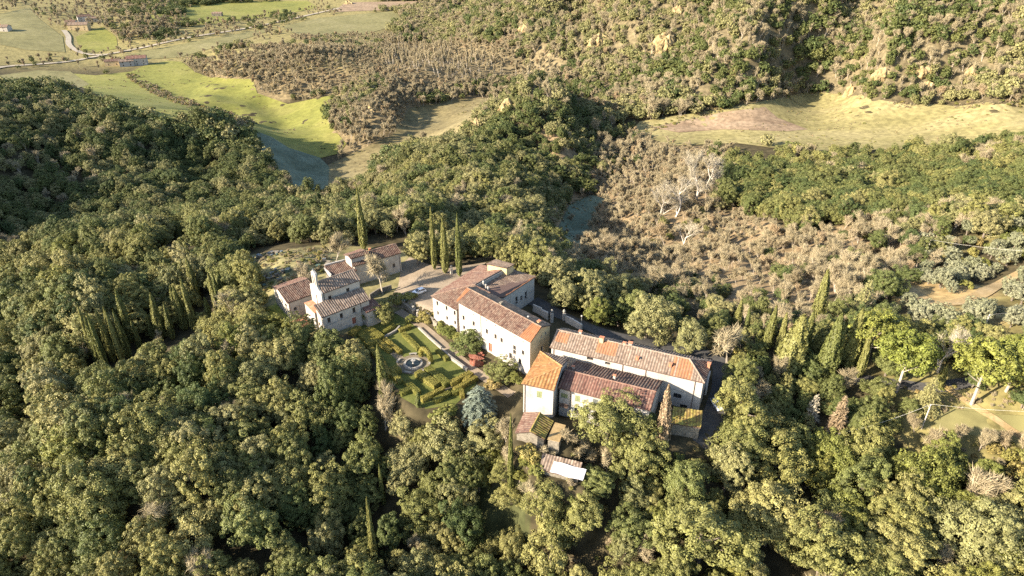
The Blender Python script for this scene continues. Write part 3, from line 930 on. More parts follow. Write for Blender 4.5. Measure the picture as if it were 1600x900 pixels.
R1, R2 = gable_roof(b, F1, F2, B2, B1, 9.5, 11.35, M['tile_old'], M['tile_brown'], dict(patches=[(0.865, 1.0, 0.0, 1.0), (0.0, 0.05, 0.0, 1.0)], pitch=.5), dict(pitch=.5))
# ochre plaster skin of the gable end, a thin coat on the wall
gw, gn = MB(), b.wp
d_ = (gn[2] - gn[1]).normalized(); out_ = Vector((d_.y, -d_.x)) * 0.02
hs = b.holes[1]
A_ = gn[1]; L = (gn[2] - gn[1]).length
us = sorted({0.0, L} | {x for h in hs for x in h[:2]}); zs = sorted({-3.0, 9.5} | {x for h in hs for x in h[2:]})
for a, c in zip(us, us[1:]):
    for e, g in zip(zs, zs[1:]):
        if not any(h[0] < (a + c) / 2 < h[1] and h[2] < (e + g) / 2 < h[3] for h in hs):
            p, q = A_ + d_ * a + out_, A_ + d_ * c + out_
            gw.quad((p.x, p.y, e), (q.x, q.y, e), (q.x, q.y, g), (p.x, p.y, g))
p, q = A_ + out_, A_ + d_ * L + out_
gw.add([(p.x, p.y, 9.5), (q.x, q.y, 9.5), ((p.x + q.x) / 2, (p.y + q.y) / 2, 11.2)], [(0, 1, 2)])
gw.build("gable_plaster", M['plaster_ochre'], b.root)['label'] = "ochre plastered gable end"
b.course(0, 4.6)
for u in (8.6, 25.7):
    b.pipe(0, u, -1, 9.3)
b.pipe(0, 0.12, -1, 9.3)
b.chimney(6.4, 137.4, 10.2, 0.7, 0.9, M['plaster_ochre'], 0.9)
c = MB(); c.lathe((3.9, 139.6, 10.2), [(0.16, 0), (0.16, 0.8), (0.24, 0.85), (0.24, 1.05), (0.0, 1.15)], 10)
b.part("flue_pot", c, M['plaster'])
c = MB(); c.box((-2.7, 145.4, 11.0), 0.9, 0.7, 0.75, 0.9)
b.part("roof_hatch", c, M['stone'])
b.finish()

# ------------------------------------------------------------------ the villa: deep hipped block and attic box
FL, FR = (-21.5, 156.4), (-14.3, 149.3)
BL, D1, D2, D3 = (-9.2, 174.3), (-1.9, 155.2), (6.7, 166.4), (0.8, 171.3)
b = Building("villa_block", "deep hipped villa block with pinkish tile roof beside the gravel forecourt", [FL, FR, (-9.5, 153.2), D1, D2, D3, BL], -3.5, 7.0, M['plaster'])
R0, R1 = Vector((-9.8, 157.3, 10)), Vector((-2.3, 166.0, 10))
Q = R0 + (Vector((*FR, 0)) - Vector((*FL, 0))) * 0.6
b.roof([V3(BL, 7), V3(FL, 7), R0, R1], M['tile_pink'], pitch=.5)
b.roof([V3(FL, 7), V3(FR, 7), Q, R0], M['tile_old'], pitch=.5)
b.cap(V3(FL, 7), R0); b.cap(R0, R1)
b.roof([V3(D1, 7.5), V3(D2, 7.5), (-0.6, 168.4, 8.95), R0 + Vector((.8, -.8, -1.05)), Q + Vector((.4, 0, -1.4))], M['tile_brown'], pitch=.5, patches=[(0, 1, 0, 0.1)])
c = MB()
p, q = R0 + Vector((.1, -.1, -2)), R1 + Vector((.1, -.1, -2))
dd = (q - p).normalized(); nn = Vector((dd.y, -dd.x, 0)) * 0.3
c.hexa([p, p + nn, q + nn, q], [x + Vector((0, 0, 1.93)) for x in (p, p + nn, q + nn, q)])
b.part("ridge_wall", c, M['trim'])
c = MB()
c.add([(-9.2, 174.0, 5), (-2.4, 165.9, 5), (-2.4, 165.9, 9.85), (-9.2, 174.0, 6.9)], [(0, 1, 2, 3)])
c.add([(-2.4, 165.9, 5), (0.7, 171.0, 5), (0.7, 171.0, 7.6), (-0.7, 168.2, 8.8), (-2.4, 165.9, 8.8)], [(0, 1, 2, 3, 4)])
b.part("rear_gable", c, M['plaster_old'])
za = lambda X, Y: (640 + X / 10, 430 + Y / 10)
for X, Y in ((435, 440), (578, 515)):
    b.win(0, *za(X, Y), 0.85, 1.35)
b.win_at(0, 9.1, 4.9, 0.85, 1.35)
for X, Y in ((445, 590), (588, 668)):
    b.win(0, *za(X, Y), 0.75, 1.1)
b.win_at(0, 9.1, 2.1, 0.75, 1.1)
for X, Y in ((590, 785), (715, 855)):
    b.win(0, *za(X, Y), 0.75, 0.9)
z2 = lambda X, Y: (740 + X / 9, 400 + Y / 9)
for X, Y, h in ((605, 620, 2.2), (672, 590, 1.4), (735, 550, 2.2), (728, 730, 1.0)):
    b.win(3, *z2(X, Y), 0.95, h)
b.course(0, 4.0); b.course(3, 3.4)
b.pipe(0, 9.9, -1, 6.8)
b.finish()
for i, (x, y, z) in enumerate(((-6.9, 157.2, 9.2), (-6.3, 156.2, 9.0), (-7.6, 158.6, 9.4))):
    c = MB(); c.lathe((x, y, z - 0.4), [(0.2, 0), (0.2, 1.0), (0.3, 1.05), (0.3, 1.35), (0, 1.5)], 10)
    c.build("flue_pot", M['plaster'], b.root)
G4 = [(-7.1, 167.0), (-1.4, 164.4), (0.7, 167.2), (-4.6, 170.2)]
b = Building("attic_room", "low plastered attic box rising behind the pinkish villa roof", G4, 6.5, 10.8, M['plaster_ochre'], inset=0.2)
b.roof([V3(G4[3], 10.9), V3(G4[0], 11.15), V3(G4[1], 11.15), V3(G4[2], 10.9)], M['tile_brown'], pitch=.5, amp=.06)
b.finish()

# ------------------------------------------------------------------ the long barn
F1, F2, B2 = (8.8, 132.6), (41.8, 118.8), (45.5, 127.1)
B1 = (12.5, 140.9)
b = Building("long_barn", "long pale barn with striped tile roof and orange tile patches", [F1, F2, B2, B1], -4.0, 7.0, M['plaster'])
Ra, Rb = Vector((10.65, 136.75, 9.2)), Vector((39.6, 124.65, 9.2))
b.roof([V3(F1, 7), V3(F2, 7), Rb, Ra], M['tile_pale'], pitch=.62, amp=.13, patches=[(0.02, 0.10, 0.35, 0.95), (0.30, 0.43, 0.30, 1.0), (0.79, 0.81, 0, 1), (0.82, 0.915, 0.0, 1.0)])
b.roof([V3(F2, 7), V3(B2, 7), Rb], M['tile_old'], pitch=.62, amp=.12)
b.roof([V3(B2, 7), V3(B1, 7), Ra, Rb], M['tile_brown'], pitch=.62, amp=.12)
b.cap(Ra, Rb); b.cap(V3(F2, 7), Rb); b.cap(V3(B2, 7), Rb)
n = b.wp
b.gable(V3(n[3], 7), V3(n[0], 7), V3(lerp2(n[3], n[0], .5), 9.0))
z8 = lambda X, Y: (960 + X / 5.29, 520 + Y / 5.29)
b.win(0, *z8g(785, 452), 1.5, .8, sur=False); b.win(0, *z8g(960, 500), 1.2, .7, sur=False)
b.win(0, *z8(520, 522), 1.8, 1.3); b.win(0, *z8(570, 612), 1.6, 1.2, sur=False)
b.win(1, *z8(738, 555), .7, 1.0); b.win(1, *z8(722, 500), .7, 1.6, sur=False)
b.course(0, 3.2)
for u in (.6, 17.2, 22.5, 33.4):
    b.pipe(0, u, -2, 6.8)
b.chimney(20.8, 131.9, 8.6, .9, 1.5, M['plaster_ochre']); b.chimney(27.2, 130.2, 8.6, .8, 1.2, M['trim'])
b.chimney(25.9, 130.6, 8.6, .6, .9, M['plaster']); b.chimney(16.2, 135.6, 8.5, .6, .9, M['plaster_old'])
b.chimney(28.3, 126.4, 7.4, .6, 1.0, M['brick_red']); b.chimney(35.2, 123.7, 7.6, .6, 1.0, M['brick_red']); b.chimney(44.0, 124.4, 7.2, .6, 1.0, M['brick_red'])
b.finish()

# ------------------------------------------------------------------ corner house with the orange pavilion roof
TL, TR, TBR, TBL = (2.0, 117.3), (9.0, 114.9), (12.9, 126.6), (6.5, 129.4)
b = Building("corner_house", "square white house with orange pavilion roof at the lower corner of the barns", [TL, TR, TBR, TBL], -5.0, 8.0, M['plaster'])
ap = Vector((10.9, 120.7, 10.1))
b.roof([V3(TL, 8), V3(TR, 8), ap], M['tile_orange'], pitch=.68, amp=.14)
b.roof([V3(TBL, 8), V3(TL, 8), ap], M['tile_orange'], pitch=.55, amp=.07)
b.roof([V3(TBR, 8), V3(TBL, 8), ap], M['tile_brown'], pitch=.62, amp=.12)
b.cap(V3(TL, 8), ap); b.cap(V3(TBL, 8), ap)
n = b.wp
b.gable(V3(n[1], 8), V3(n[2], 8), V3(lerp2(n[1], n[2], .5), 9.95))
z7 = lambda X, Y: (800 + X / 6.43, 580 + Y / 6.43)
b.win(0, *z7(275, 232), 1.15, 1.6, shut=M['shutter_green'])
b.pipe(0, .35, -2, 7.8)
b.finish()

# ------------------------------------------------------------------ lower house in front of the barn
EL, ER, EBR, EBL = (9.9, 117.9), (28.6, 110.15), (33.4, 121.6), (14.7, 129.4)
b = Building("red_roof_house", "white house with long red tile roof standing before the barn", [EL, ER, EBR, EBL], -5.0, 5.3, M['plaster'], walls_z=[6.5, 5.4, 5.4, 5.4])
Re0, Re1 = Vector((11.65, 122.2, 8.1)), Vector((30.4, 114.45, 8.1))
b.roof([V3(EL, 6.5), V3(ER, 6.5), Re1, Re0], M['tile_red'], pitch=.6, amp=.12)
b.roof([V3(EBR, 5.4), V3(EBL, 5.4), Re0, Re1], M['tile_old'], pitch=.62, amp=.13)
b.cap(Re0, Re1)
n = b.wp
b.wall.add([V3(n[1], 5.4), V3(n[2], 5.4), (30.1, 114.55, 7.9), V3(n[1], 6.5)], [(0, 1, 2, 3)])
b.win(0, *z7(660, 275), 1.1, 1.5, shut=M['shutter_green'])
b.win(0, *z7(657, 402), 1.3, 1.7, shut=M['shutter_dark'], open=True)
b.win(0, *z7(648, 535), 2.2, 2.0, 'door', sur=False)
b.win(0, *z7(500, 240), 1.6, 1.1, shut=M['shutter_green']); b.win(0, *z7(838, 310), 1.1, 1.5, shut=M['shutter_dark'])
b.pipe(0, 2.5, -2, 6.3)
bc = MB()
q = b.along(0, 1.3, 0.6)
d = (b.wp[1] - b.wp[0]); an = math.atan2(d.y, d.x)
bc.box((q.x, q.y, 2.2), 1.9, 1.1, .12, an)
for k in range(8):
    p = b.along(0, .45 + k * .24, 1.12); bc.box((p.x, p.y, 2.3), .03, .03, .95, an)
p = b.along(0, 1.3, 1.12); bc.box((p.x, p.y, 3.25), 1.9, .05, .05, an)
b.part("balcony", bc, M['pipe'])
b.chimney(22.3, 119.9, 7.4, .5, .8, M['plaster'])
b.chimney(13.6, 123.4, 7.4, .5, .7, M['plaster_old'])
b.finish()

# ------------------------------------------------------------------ church
NRF, NRB, NLB, NLF = (-49.2, 154.5), (-40.9, 161.7), (-45.1, 166.5), (-53.4, 159.3)
b = Building("church", "small stone church nave with open bell gable above its front", [NRF, NRB, NLB, NLF], -3, 9.0, M['plaster_old'], cat="church", inset=0.3)
R1, R2 = gable_roof(b, NRF, NRB, NLB, NLF, 9.0, 11.0, M['tile_pale'], M['tile_pink'], dict(pitch=.6, amp=.12), dict(pitch=.55))
z4 = lambda X, Y: (415 + X / 8.18, 410 + Y / 8.18)
b.win(0, *z4(822, 448), .9, 1.1, sur=False); b.win(0, *z4(1052, 352), .9, 1.1, sur=False)
# west front: raised parapet wall, tall niche, and the bell gable
a2 = Vector((.755, .656)); pv = Vector((.656, -.755))
fc = MB()
o_ = Vector((-53.6, 159.0)) - a2 * 0.35
def fp(u, z, dep=0.0):
    q = o_ + pv * u + a2 * dep
    return Vector((q.x, q.y, z))
def slab2(mb, pts, t=0.55):
    n_ = len(pts)
    mb.add([fp(u, z) for u, z in pts] + [fp(u, z, t) for u, z in pts],
           [tuple(range(n_)), tuple(reversed(range(n_, 2 * n_)))] + [(i, n_ + i, n_ + (i + 1) % n_, (i + 1) % n_) for i in range(n_)])
slab2(fc, [(0, 1), (2.9, 1), (2.9, 10.6), (2.0, 10.6), (1.3, 9.9), (0, 9.5)])
slab2(fc, [(3.5, 1), (6.3, 1), (6.3, 9.1), (5.2, 9.6), (4.4, 10.6), (3.5, 10.6)])
slab2(fc, [(2.902, 7.6), (3.498, 7.6), (3.498, 10.598), (2.902, 10.598)])
slab2(fc, [(2.902, 1), (3.498, 1), (3.498, 4.3), (2.902, 4.3)])
b.part("front_wall", fc, M['plaster'])
nb = MB(); nb.hexa([fp(2.9, 4.3, .35), fp(3.5, 4.3, .35), fp(3.5, 4.3, .5), fp(2.9, 4.3, .5)], [fp(2.9, 7.6, .35), fp(3.5, 7.6, .35), fp(3.5, 7.6, .5), fp(2.9, 7.6, .5)])
b.part("door", nb, M['frame'])
bg = MB()
for u0, u1 in ((2.0, 2.45), (2.98, 3.42), (3.95, 4.4)):
    slab2(bg, [(u0, 10.59), (u1, 10.59), (u1, 13.0), (u0, 13.0)], .5)
def arch(u0, u1, z0):
    um, r = (u0 + u1) / 2, (u1 - u0) / 2
    pts = [(um - r * math.cos(math.pi * k / 8), z0 + r * math.sin(math.pi * k / 8)) for k in range(9)]
    slab2(bg, [(u0, z0 + .75)] + [(u0, z0)] + pts[1:-1] + [(u1, z0), (u1, z0 + .75)], .5)
arch(2.45, 2.98, 13.0); arch(3.42, 3.95, 13.0)
slab2(bg, [(2.0, 13.0), (2.45, 13.0), (2.45, 13.75), (2.0, 13.75)], .5); slab2(bg, [(2.98, 13.0), (3.42, 13.0), (3.42, 13.75), (2.98, 13.75)], .5); slab2(bg, [(3.95, 13.0), (4.4, 13.0), (4.4, 13.75), (3.95, 13.75)], .5)
slab2(bg, [(1.85, 13.751), (4.55, 13.751), (4.3, 14.1), (3.5, 14.6), (2.9, 14.6), (2.1, 14.1)], .55)
slab2(bg, [(3.05, 14.601), (3.35, 14.601), (3.2, 15.3)], .3)
BG = b.part("bell_gable", bg, M['plaster'])
for u in (2.715, 3.685):
    bl = MB(); q = fp(u, 11.9, .25)
    bl.lathe(q, [(.2, 0), (.15, .15), (.12, .4), (.05, .5), (0, .5)], 10)
    bl.tube([q + Vector((0, 0, .5)), q + Vector((0, 0, 1.5))], .03, 5)
    bl.build("bell", M['pipe'], BG)
b.finish()

AI = [(-48.8, 148.8), (-38.0, 158.1), (-40.6, 161.3), (-51.5, 152.1)]
b = Building("church_aisle", "lower tiled aisle house along the near side of the church", AI, -4.5, 4.9, M['plaster_old'], walls_z=[5.0, 5.0, 6.6, 5.0])
b.roof([V3(AI[0], 5), V3(AI[1], 5), V3(AI[2], 6.85), V3(AI[3], 6.85)], M['tile_pale'], pitch=.6, amp=.12)
n = b.wp
b.wall.add([V3(n[1], 5), V3(n[2], 5), V3(n[2], 6.65)], [(0, 1, 2)]); b.wall.add([V3(n[3], 5), V3(n[0], 5), V3(n[3], 6.65)], [(0, 1, 2)])
for X, Y, h in ((810, 738, 1.5), (970, 682, 1.5), (1130, 612, 1.6)):
    b.win(0, *z4(X, Y), .85, h)
b.win(0, *z4(1132, 745), 1.1, 2.0, 'door', sur=False)
b.win(3, *z4(535, 642), .9, 1.0)
b.course(0, 2.0); b.pipe(0, 11.0, -3, 4.8)
st = MB()
for k in range(7):
    q = b.along(0, 12.9 + .28 * k, .75); st.box((q.x, q.y, -3.0), .3, 1.3, 2.9 - .4 * k, math.atan2(.656, .755))
b.part("stone_steps", st, M['travertine'])
b.finish()
c = MB()
PO = [(-51.7, 152.3), (-49.3, 154.4), (-53.4, 159.2), (-55.6, 157.3)]
b = Building("church_porch", "low white porch with flat terracotta roof under the bell gable", PO, -3, 4.3, M['plaster'], inset=0.02)
c.hexa([V3(p, 4.305) for p in inset2(PO, -.12)], [V3(p, 4.42) for p in inset2(PO, -.12)]); b.part("terrace_roof", c, M['brick_red'])
b.finish()
LW = [(-60.1, 156.9), (-53.3, 162.8), (-60.2, 171.7), (-67.0, 165.8)]
b = Building("side_house", "stone side house with reddish roof left of the bell gable", LW, -4, 4.5, M['plaster_old'], group=None)
P0, P1, P2, P3 = LW
Ra, Rb = V3(lerp2(P0, P3, .55), 6.0), V3(lerp2(P1, P2, .55), 6.0)
b.roof([V3(P0, 4.5), V3(P1, 4.5), Rb, Ra], M['tile_old'], pitch=.5)
b.roof([V3(P2, 4.5), V3(P3, 4.5), Ra, Rb], M['tile_pink'], pitch=.5)
b.cap(Ra, Rb)
n = b.wp
b.gable(V3(n[3], 4.5), V3(n[0], 4.5), V3(lerp2(n[0], n[3], .55), 5.85)); b.gable(V3(n[1], 4.5), V3(n[2], 4.5), V3(lerp2(n[1], n[2], .55), 5.85))
b.win(3, *z4(185, 492), .8, 1.3); b.win(0, *z4(380, 592), .8, .9)
b.pipe(0, .25, -3, 4.3)
b.finish()

# ------------------------------------------------------------------ farm range behind the church
HL = [(-51.7, 171.9), (-45.3, 176.3), (-48.8, 180.9), (-54.9, 176.8)]
b = Building("low_outbuilding", "low tiled outbuilding with pale parapets behind the church roof", HL, -4, 4.0, M['plaster_old'], walls_z=[4.0, 4.0, 5.2, 4.0], inset=.2)
b.roof([V3(HL[0], 4.1), V3(HL[1], 4.1), V3(HL[2], 5.3), V3(HL[3], 5.3)], M['tile_old'], pitch=.5)
n = b.wp
b.wall.add([V3(n[1], 4), V3(n[2], 4), V3(n[2], 5.2)], [(0, 1, 2)]); b.wall.add([V3(n[3], 4), V3(n[0], 4), V3(n[3], 5.2)], [(0, 1, 2)])
c = MB()
for p, q in ((HL[2], HL[3]), (HL[3], HL[0])):
    m_ = lerp2(p, q, .5); d = Vector(q) - Vector(p)
    z0 = 5.0 if p == HL[2] else 4.3
    c.box((m_[0], m_[1], z0), d.length - .4, .4, .75, math.atan2(d.y, d.x))
b.part("parapet", c, M['plaster'])
b.finish()
HR = [(-46.2, 176.3), (-33.4, 185.3), (-37.4, 191.1), (-50.2, 182.1)]
b = Building("rear_farmhouse", "two storey farmhouse with reddish roof at the far end of the church range", HR, -4, 5.4, M['plaster_old'])
gable_roof(b, *HR, 5.4, 7.0, M['tile_old'], M['tile_pink'], dict(pitch=.5), dict(pitch=.5))
b.chimney(-42.6, 183.6, 6.5, .5, 1.0, M['brick_red'], .6)
b.win_at(0, 12.5, 1.2, .8, 1.2); b.win_at(0, 9.5, 1.2, .8, 1.2); b.pipe(0, 14.5, -3, 5.2)
b.finish()
HB = [(-46.9, 176.8), (-42.2, 180.2), (-45.2, 183.2), (-49.6, 179.5)]
b = Building("tower_room", "square white upper room with pink tile roof above the farm range", HB, 3, 7.6, M['plaster'])
Ra, Rb = V3(lerp2(HB[0], HB[3], .35), 8.2), V3(lerp2(HB[1], HB[2], .35), 8.2)
b.roof([V3(HB[0], 7.6), V3(HB[1], 7.6), Rb, Ra], M['tile_old'], pitch=.5)
b.roof([V3(HB[2], 7.7), V3(HB[3], 7.7), Ra, Rb], M['tile_pink'], pitch=.5)
b.cap(Ra, Rb)
n = b.wp
b.gable(V3(n[3], 7.6), V3(n[0], 7.6), V3(lerp2(n[0], n[3], .35), 8.1)); b.gable(V3(n[1], 7.6), V3(n[2], 7.6), V3(lerp2(n[1], n[2], .35), 8.1))
b.finish()

# ------------------------------------------------------------------ sheds
RS = [(-38.8, 154.9), (-35.4, 158.2), (-38.0, 161.2), (-40.8, 157.6)]
b = Building("garden_store", "small red tiled garden store on the ivy wall above the lawns", RS, -4, 2.6, M['plaster_old'], cat="shed", walls_z=[2.6, 2.6, 3.3, 2.6], inset=.25)
b.roof([V3(RS[0], 2.7), V3(RS[1], 2.7), V3(RS[2], 3.5), V3(RS[3], 3.5)], M['tile_red'], pitch=.5)
b.finish()
S1 = [(.6, 108.2), (6.6, 106.2), (8.8, 111.9), (2.6, 114.6)]
b = Building("mossy_shed", "gabled shed with yellow mossy tiles below the corner house", S1, -9, 2.3, M['stone'], cat="shed", inset=.3)
Ra, Rb = V3(lerp2(S1[0], S1[1], .52), 3.6), V3(lerp2(S1[2], S1[3], .45), 3.6)
b.roof([V3(S1[1], 2.3), V3(S1[2], 2.3), Rb, Ra], M['tile_moss'], pitch=.6, amp=.13)
b.roof([V3(S1[3], 2.3), V3(S1[0], 2.3), Ra, Rb], M['tile_pink'], pitch=.6, amp=.08)
b.cap(Ra, Rb)
n = b.wp
b.gable(V3(n[0], 2.3), V3(n[1], 2.3), V3(lerp2(n[0], n[1], .52), 3.45)); b.gable(V3(n[2], 2.3), V3(n[3], 2.3), V3(lerp2(n[2], n[3], .45), 3.45))
b.finish()
S2 = [(7.2, 106.6), (9.7, 105.8), (11.3, 110.6), (9.1, 111.5)]
b = Building("flat_shed", "flat roofed beige lean to beside the mossy shed", S2, -9, 2.0, M['stone'], cat="shed", inset=.15)
c = MB(); c.hexa([V3(p, 2.01) for p in S2], [V3(p, z) for p, z in zip(S2, (2.15, 2.15, 2.35, 2.35))])
b.part("flat_roof", c, M['dirt'])
b.finish()
S3 = [(5.6, 101.6), (13.2, 99.0), (14.2, 102.4), (6.2, 105.2)]
b = Building("greenhouse", "low shelter of pale striped roof and white sheeting among the oaks", S3, -11, -1.6, M['stone'], cat="shed", walls_z=[-1.6, -1.6, -.6, -1.6], inset=.2)
b.roof([V3(S3[0], -1.5), V3(S3[1], -1.5), V3(S3[2], -.4), V3(S3[3], -.4)], M['tile_pale'], pitch=.6, amp=.12)
b.finish()
c = MB()
gx_ = np.linspace(0, 1, 9)
pts = []
for v in gx_:
    for u in gx_:
        q = Vector((7.6, 100.6)).lerp(Vector((13.9, 98.2)), u) + Vector((.9, 2.3)) * v
        pts.append((q.x, q.y, -1.15 + v * .75 + .12 * math.sin(u * 9 + v * 5) * math.cos(v * 7)))
c.add(pts, [(j * 9 + i, j * 9 + i + 1, j * 9 + i + 10, j * 9 + i + 9) for j in range(8) for i in range(8)])
tag(c.build("tarpaulin", M['white_sheet'], None, Vector(pts[0])), "white rumpled sheet spread over the low shelter", "tarpaulin")
S4 = [(33.6, 111.6), (39.6, 110.2), (41.0, 114.6), (34.9, 116.0)]
b = Building("lean_to", "mossy lean to shed in shade below the barn's right end", S4, -9, 1.8, M['stone'], cat="shed", walls_z=[1.8, 1.8, 2.6, 1.8], inset=.25)
b.roof([V3(S4[0], 1.9), V3(S4[1], 1.9), V3(S4[2], 2.8), V3(S4[3], 2.8)], M['tile_moss'], pitch=.6, amp=.12)
n = b.wp
b.wall.add([V3(n[1], 1.8), V3(n[2], 1.8), V3(n[2], 2.6)], [(0, 1, 2)]); b.wall.add([V3(n[3], 1.8), V3(n[0], 1.8), V3(n[3], 2.6)], [(0, 1, 2)])
b.finish()
print("buildings %.1f" % (time.time() - T0))

# ------------------------------------------------------------------ plant kit
def sphere_dirs(rng, n, zmin=-1.0):
    z = rng.uniform(zmin, 1, n)
    a = rng.uniform(0, 2 * math.pi, n)
    r = np.sqrt(1 - z * z)
    return np.stack([r * np.cos(a), r * np.sin(a), z], 1)

def cards(rng, pos, nrm, size, aspect=0.6, axis=None, fold=0.0):
    """One leaf-spray quad per position, lying across nrm; axis fixes the long direction."""
    n = len(pos)
    nrm = nrm / (np.linalg.norm(nrm, axis=1, keepdims=True) + 1e-9)
    if axis is None:
        axis = rng.normal(size=(n, 3))
    t = axis - nrm * (axis * nrm).sum(1, keepdims=True)
    t /= np.linalg.norm(t, axis=1, keepdims=True) + 1e-9
    b_ = np.cross(nrm, t)
    L = (size * rng.uniform(0.6, 1.4, n))[:, None]
    Wd = L * aspect
    v = np.stack([pos - t * L * .5, pos + b_ * Wd * .5 - t * L * .05, pos + t * L * .5, pos - b_ * Wd * .5 - t * L * .05], 1)
    return v.reshape(-1, 3), np.arange(n * 4).reshape(n, 4)

def crown_mesh(name, mat, seed, rx=4.0, rz=3.4, zc=4.6, nclump=90, nleaf=90, leaf=0.36, lump=0.25, clump=0.26, zmin=-0.45, flat=1.0):
    """Foliage crown: clumps of leaf sprays on an uneven dome, with gaps between the clumps."""
    rng = np.random.default_rng(seed)
    lob = sphere_dirs(rng, 7)
    d = sphere_dirs(rng, nclump, zmin)
    f = 0.80 + lump * np.max(np.clip((d @ lob.T - 0.55) / 0.45, 0, 1), 1) - lump * 0.5
    f *= rng.uniform(0.74, 1.12, nclump)
    ins = rng.random(nclump) < 0.18
    f[ins] *= 0.62
    c = d * f[:, None] * np.array([rx, rx, rz])
    c[:, 2] = np.where(c[:, 2] > 0, c[:, 2] * flat, c[:, 2]) + zc
    cr = clump * rx * rng.uniform(0.5, 1.45, nclump)
    ctone = rng.normal(0, 0.2, nclump)
    k = np.repeat(np.arange(nclump), nleaf)
    ld = sphere_dirs(rng, len(k), -0.7)
    ld = ld + d[k] * 0.55
    ld /= np.linalg.norm(ld, axis=1, keepdims=True)
    pos = c[k] + ld * (cr[k] * rng.uniform(0.55, 1.06, len(k)) ** 0.6)[:, None] * np.array([1, 1, 0.85])
    nr = ld + rng.normal(0, 0.38, (len(k), 3)) + np.array([0, 0, 0.25])
    v, fq = cards(rng, pos, nr, np.full(len(k), leaf), 0.62)
    tone = np.clip(0.45 + ctone[k] + rng.normal(0, 0.09, len(k)), 0, 1)
    return mesh_np(name, v, fq, mat, {"tone": ('FACE', tone)})

def limb_rec(rng, segs, p, d, L, r, lev, maxlev, tips, up=0.25, spread=0.6, kids=(2, 4), shrink=0.68):
    n = 3
    pts = [p]
    q, dd = p.copy(), d.copy()
    for i in range(n):
        dd = dd + rng.normal(0, 0.16, 3) + np.array([0, 0, up * 0.3])
        dd /= np.linalg.norm(dd)
        q = q + dd * L / n
        pts.append(q)
    segs.append((pts, [r * (1 - 0.45 * i / n) for i in range(n + 1)], lev))
    if lev >= maxlev:
        tips.append((q, dd))
        return
    k = rng.integers(kids[0], kids[1] + 1)
    for i in range(k):
        nd_ = dd + rng.normal(0, spread, 3)
        nd_[2] += up
        nd_ /= np.linalg.norm(nd_)
        st = pts[-1] if i < 2 else pts[rng.integers(1, n + 1)]
        limb_rec(rng, segs, st, nd_, L * shrink * rng.uniform(0.8, 1.2), r * 0.58, lev + 1, maxlev, tips, up, spread, kids, shrink)

def trunk_mesh(name, mat, seed, h=4.5, r=0.28, limbs=5, reach=2.4):
    rng = np.random.default_rng(seed)
    mb = MB()
    p = np.zeros(3); pts = [p - np.array([0, 0, 0.8])]
    for i in range(5):
        pts.append(np.array([rng.normal(0, 0.1), rng.normal(0, 0.1), h * (i + 1) / 5]))
    mb.tube(pts, [r * 1.35, r * 1.1, r, r * .85, r * .7, r * .45], 7)
    for i in range(limbs):
        a = 2 * math.pi * (i + rng.random() * .6) / limbs
        z = h * rng.uniform(0.4, 0.85)
        q = np.array([math.cos(a), math.sin(a), 0])
        mb.tube([np.array([0, 0, z]), q * reach * .45 + np.array([0, 0, z + .7]), q * reach + np.array([0, 0, z + 1.7])], [r * .5, r * .35, r * .15], 5)
    me = bpy.data.meshes.new(name)
    me.from_pydata([tuple(map(float, v)) for v in mb.v], [], mb.f)
    me.materials.append(mat)
    return me

def bare_mesh(seed, h=7.0, r=0.2, maxlev=3, twigs=16, twl=1.1, tww=0.045, up=0.28, spread=0.55, mbark=None, mtwig=None, fork=0.25, tw_spread=0.7):
    """Leafless tree: a branching skeleton and a haze of fine twigs. Returns (branch mesh, twig mesh)."""
    rng = np.random.default_rng(seed)
    segs, tips = [], []
    limb_rec(rng, segs, np.array([0, 0, -.5]), np.array([0, 0, 1.0]), h * fork + .5, r, 0, maxlev, tips, up, spread, (3, 4), 0.72)
    top = max(t[0][2] for t in tips)
    k = h * 0.86 / max(top, .1)
    mb = MB()
    for pts, rr, lev in segs:
        mb.tube([q * k for q in pts], [x for x in rr], 5 if lev < 2 else 3, cap=False)
    me = bpy.data.meshes.new("branches")
    me.from_pydata([tuple(map(float, v)) for v in mb.v], [], mb.f)
    me.materials.append(mbark)
    P = []; D = []
    allp = [(q * k, dd) for q, dd in tips]
    for pts, rr, lev in segs:
        if lev >= maxlev - 1:
            for q in pts[1:]:
                allp.append((q * k, (pts[-1] - pts[0])))
    for q, dd in allp:
        dd = dd / (np.linalg.norm(dd) + 1e-9)
        for _ in range(twigs):
            t = dd + rng.normal(0, tw_spread, 3) + np.array([0, 0, .3])
            t /= np.linalg.norm(t)
            P.append(q + t * twl * .45 + rng.normal(0, .12, 3)); D.append(t)
    P, D = np.array(P), np.array(D)
    v, fq = cards(rng, P, rng.normal(size=P.shape), np.full(len(P), twl), tww / twl, D)
    tone = np.clip(0.5 + rng.normal(0, .2, len(P)), 0, 1)
    return me, mesh_np("twigs", v, fq, mtwig, {"tone": ('FACE', tone)})

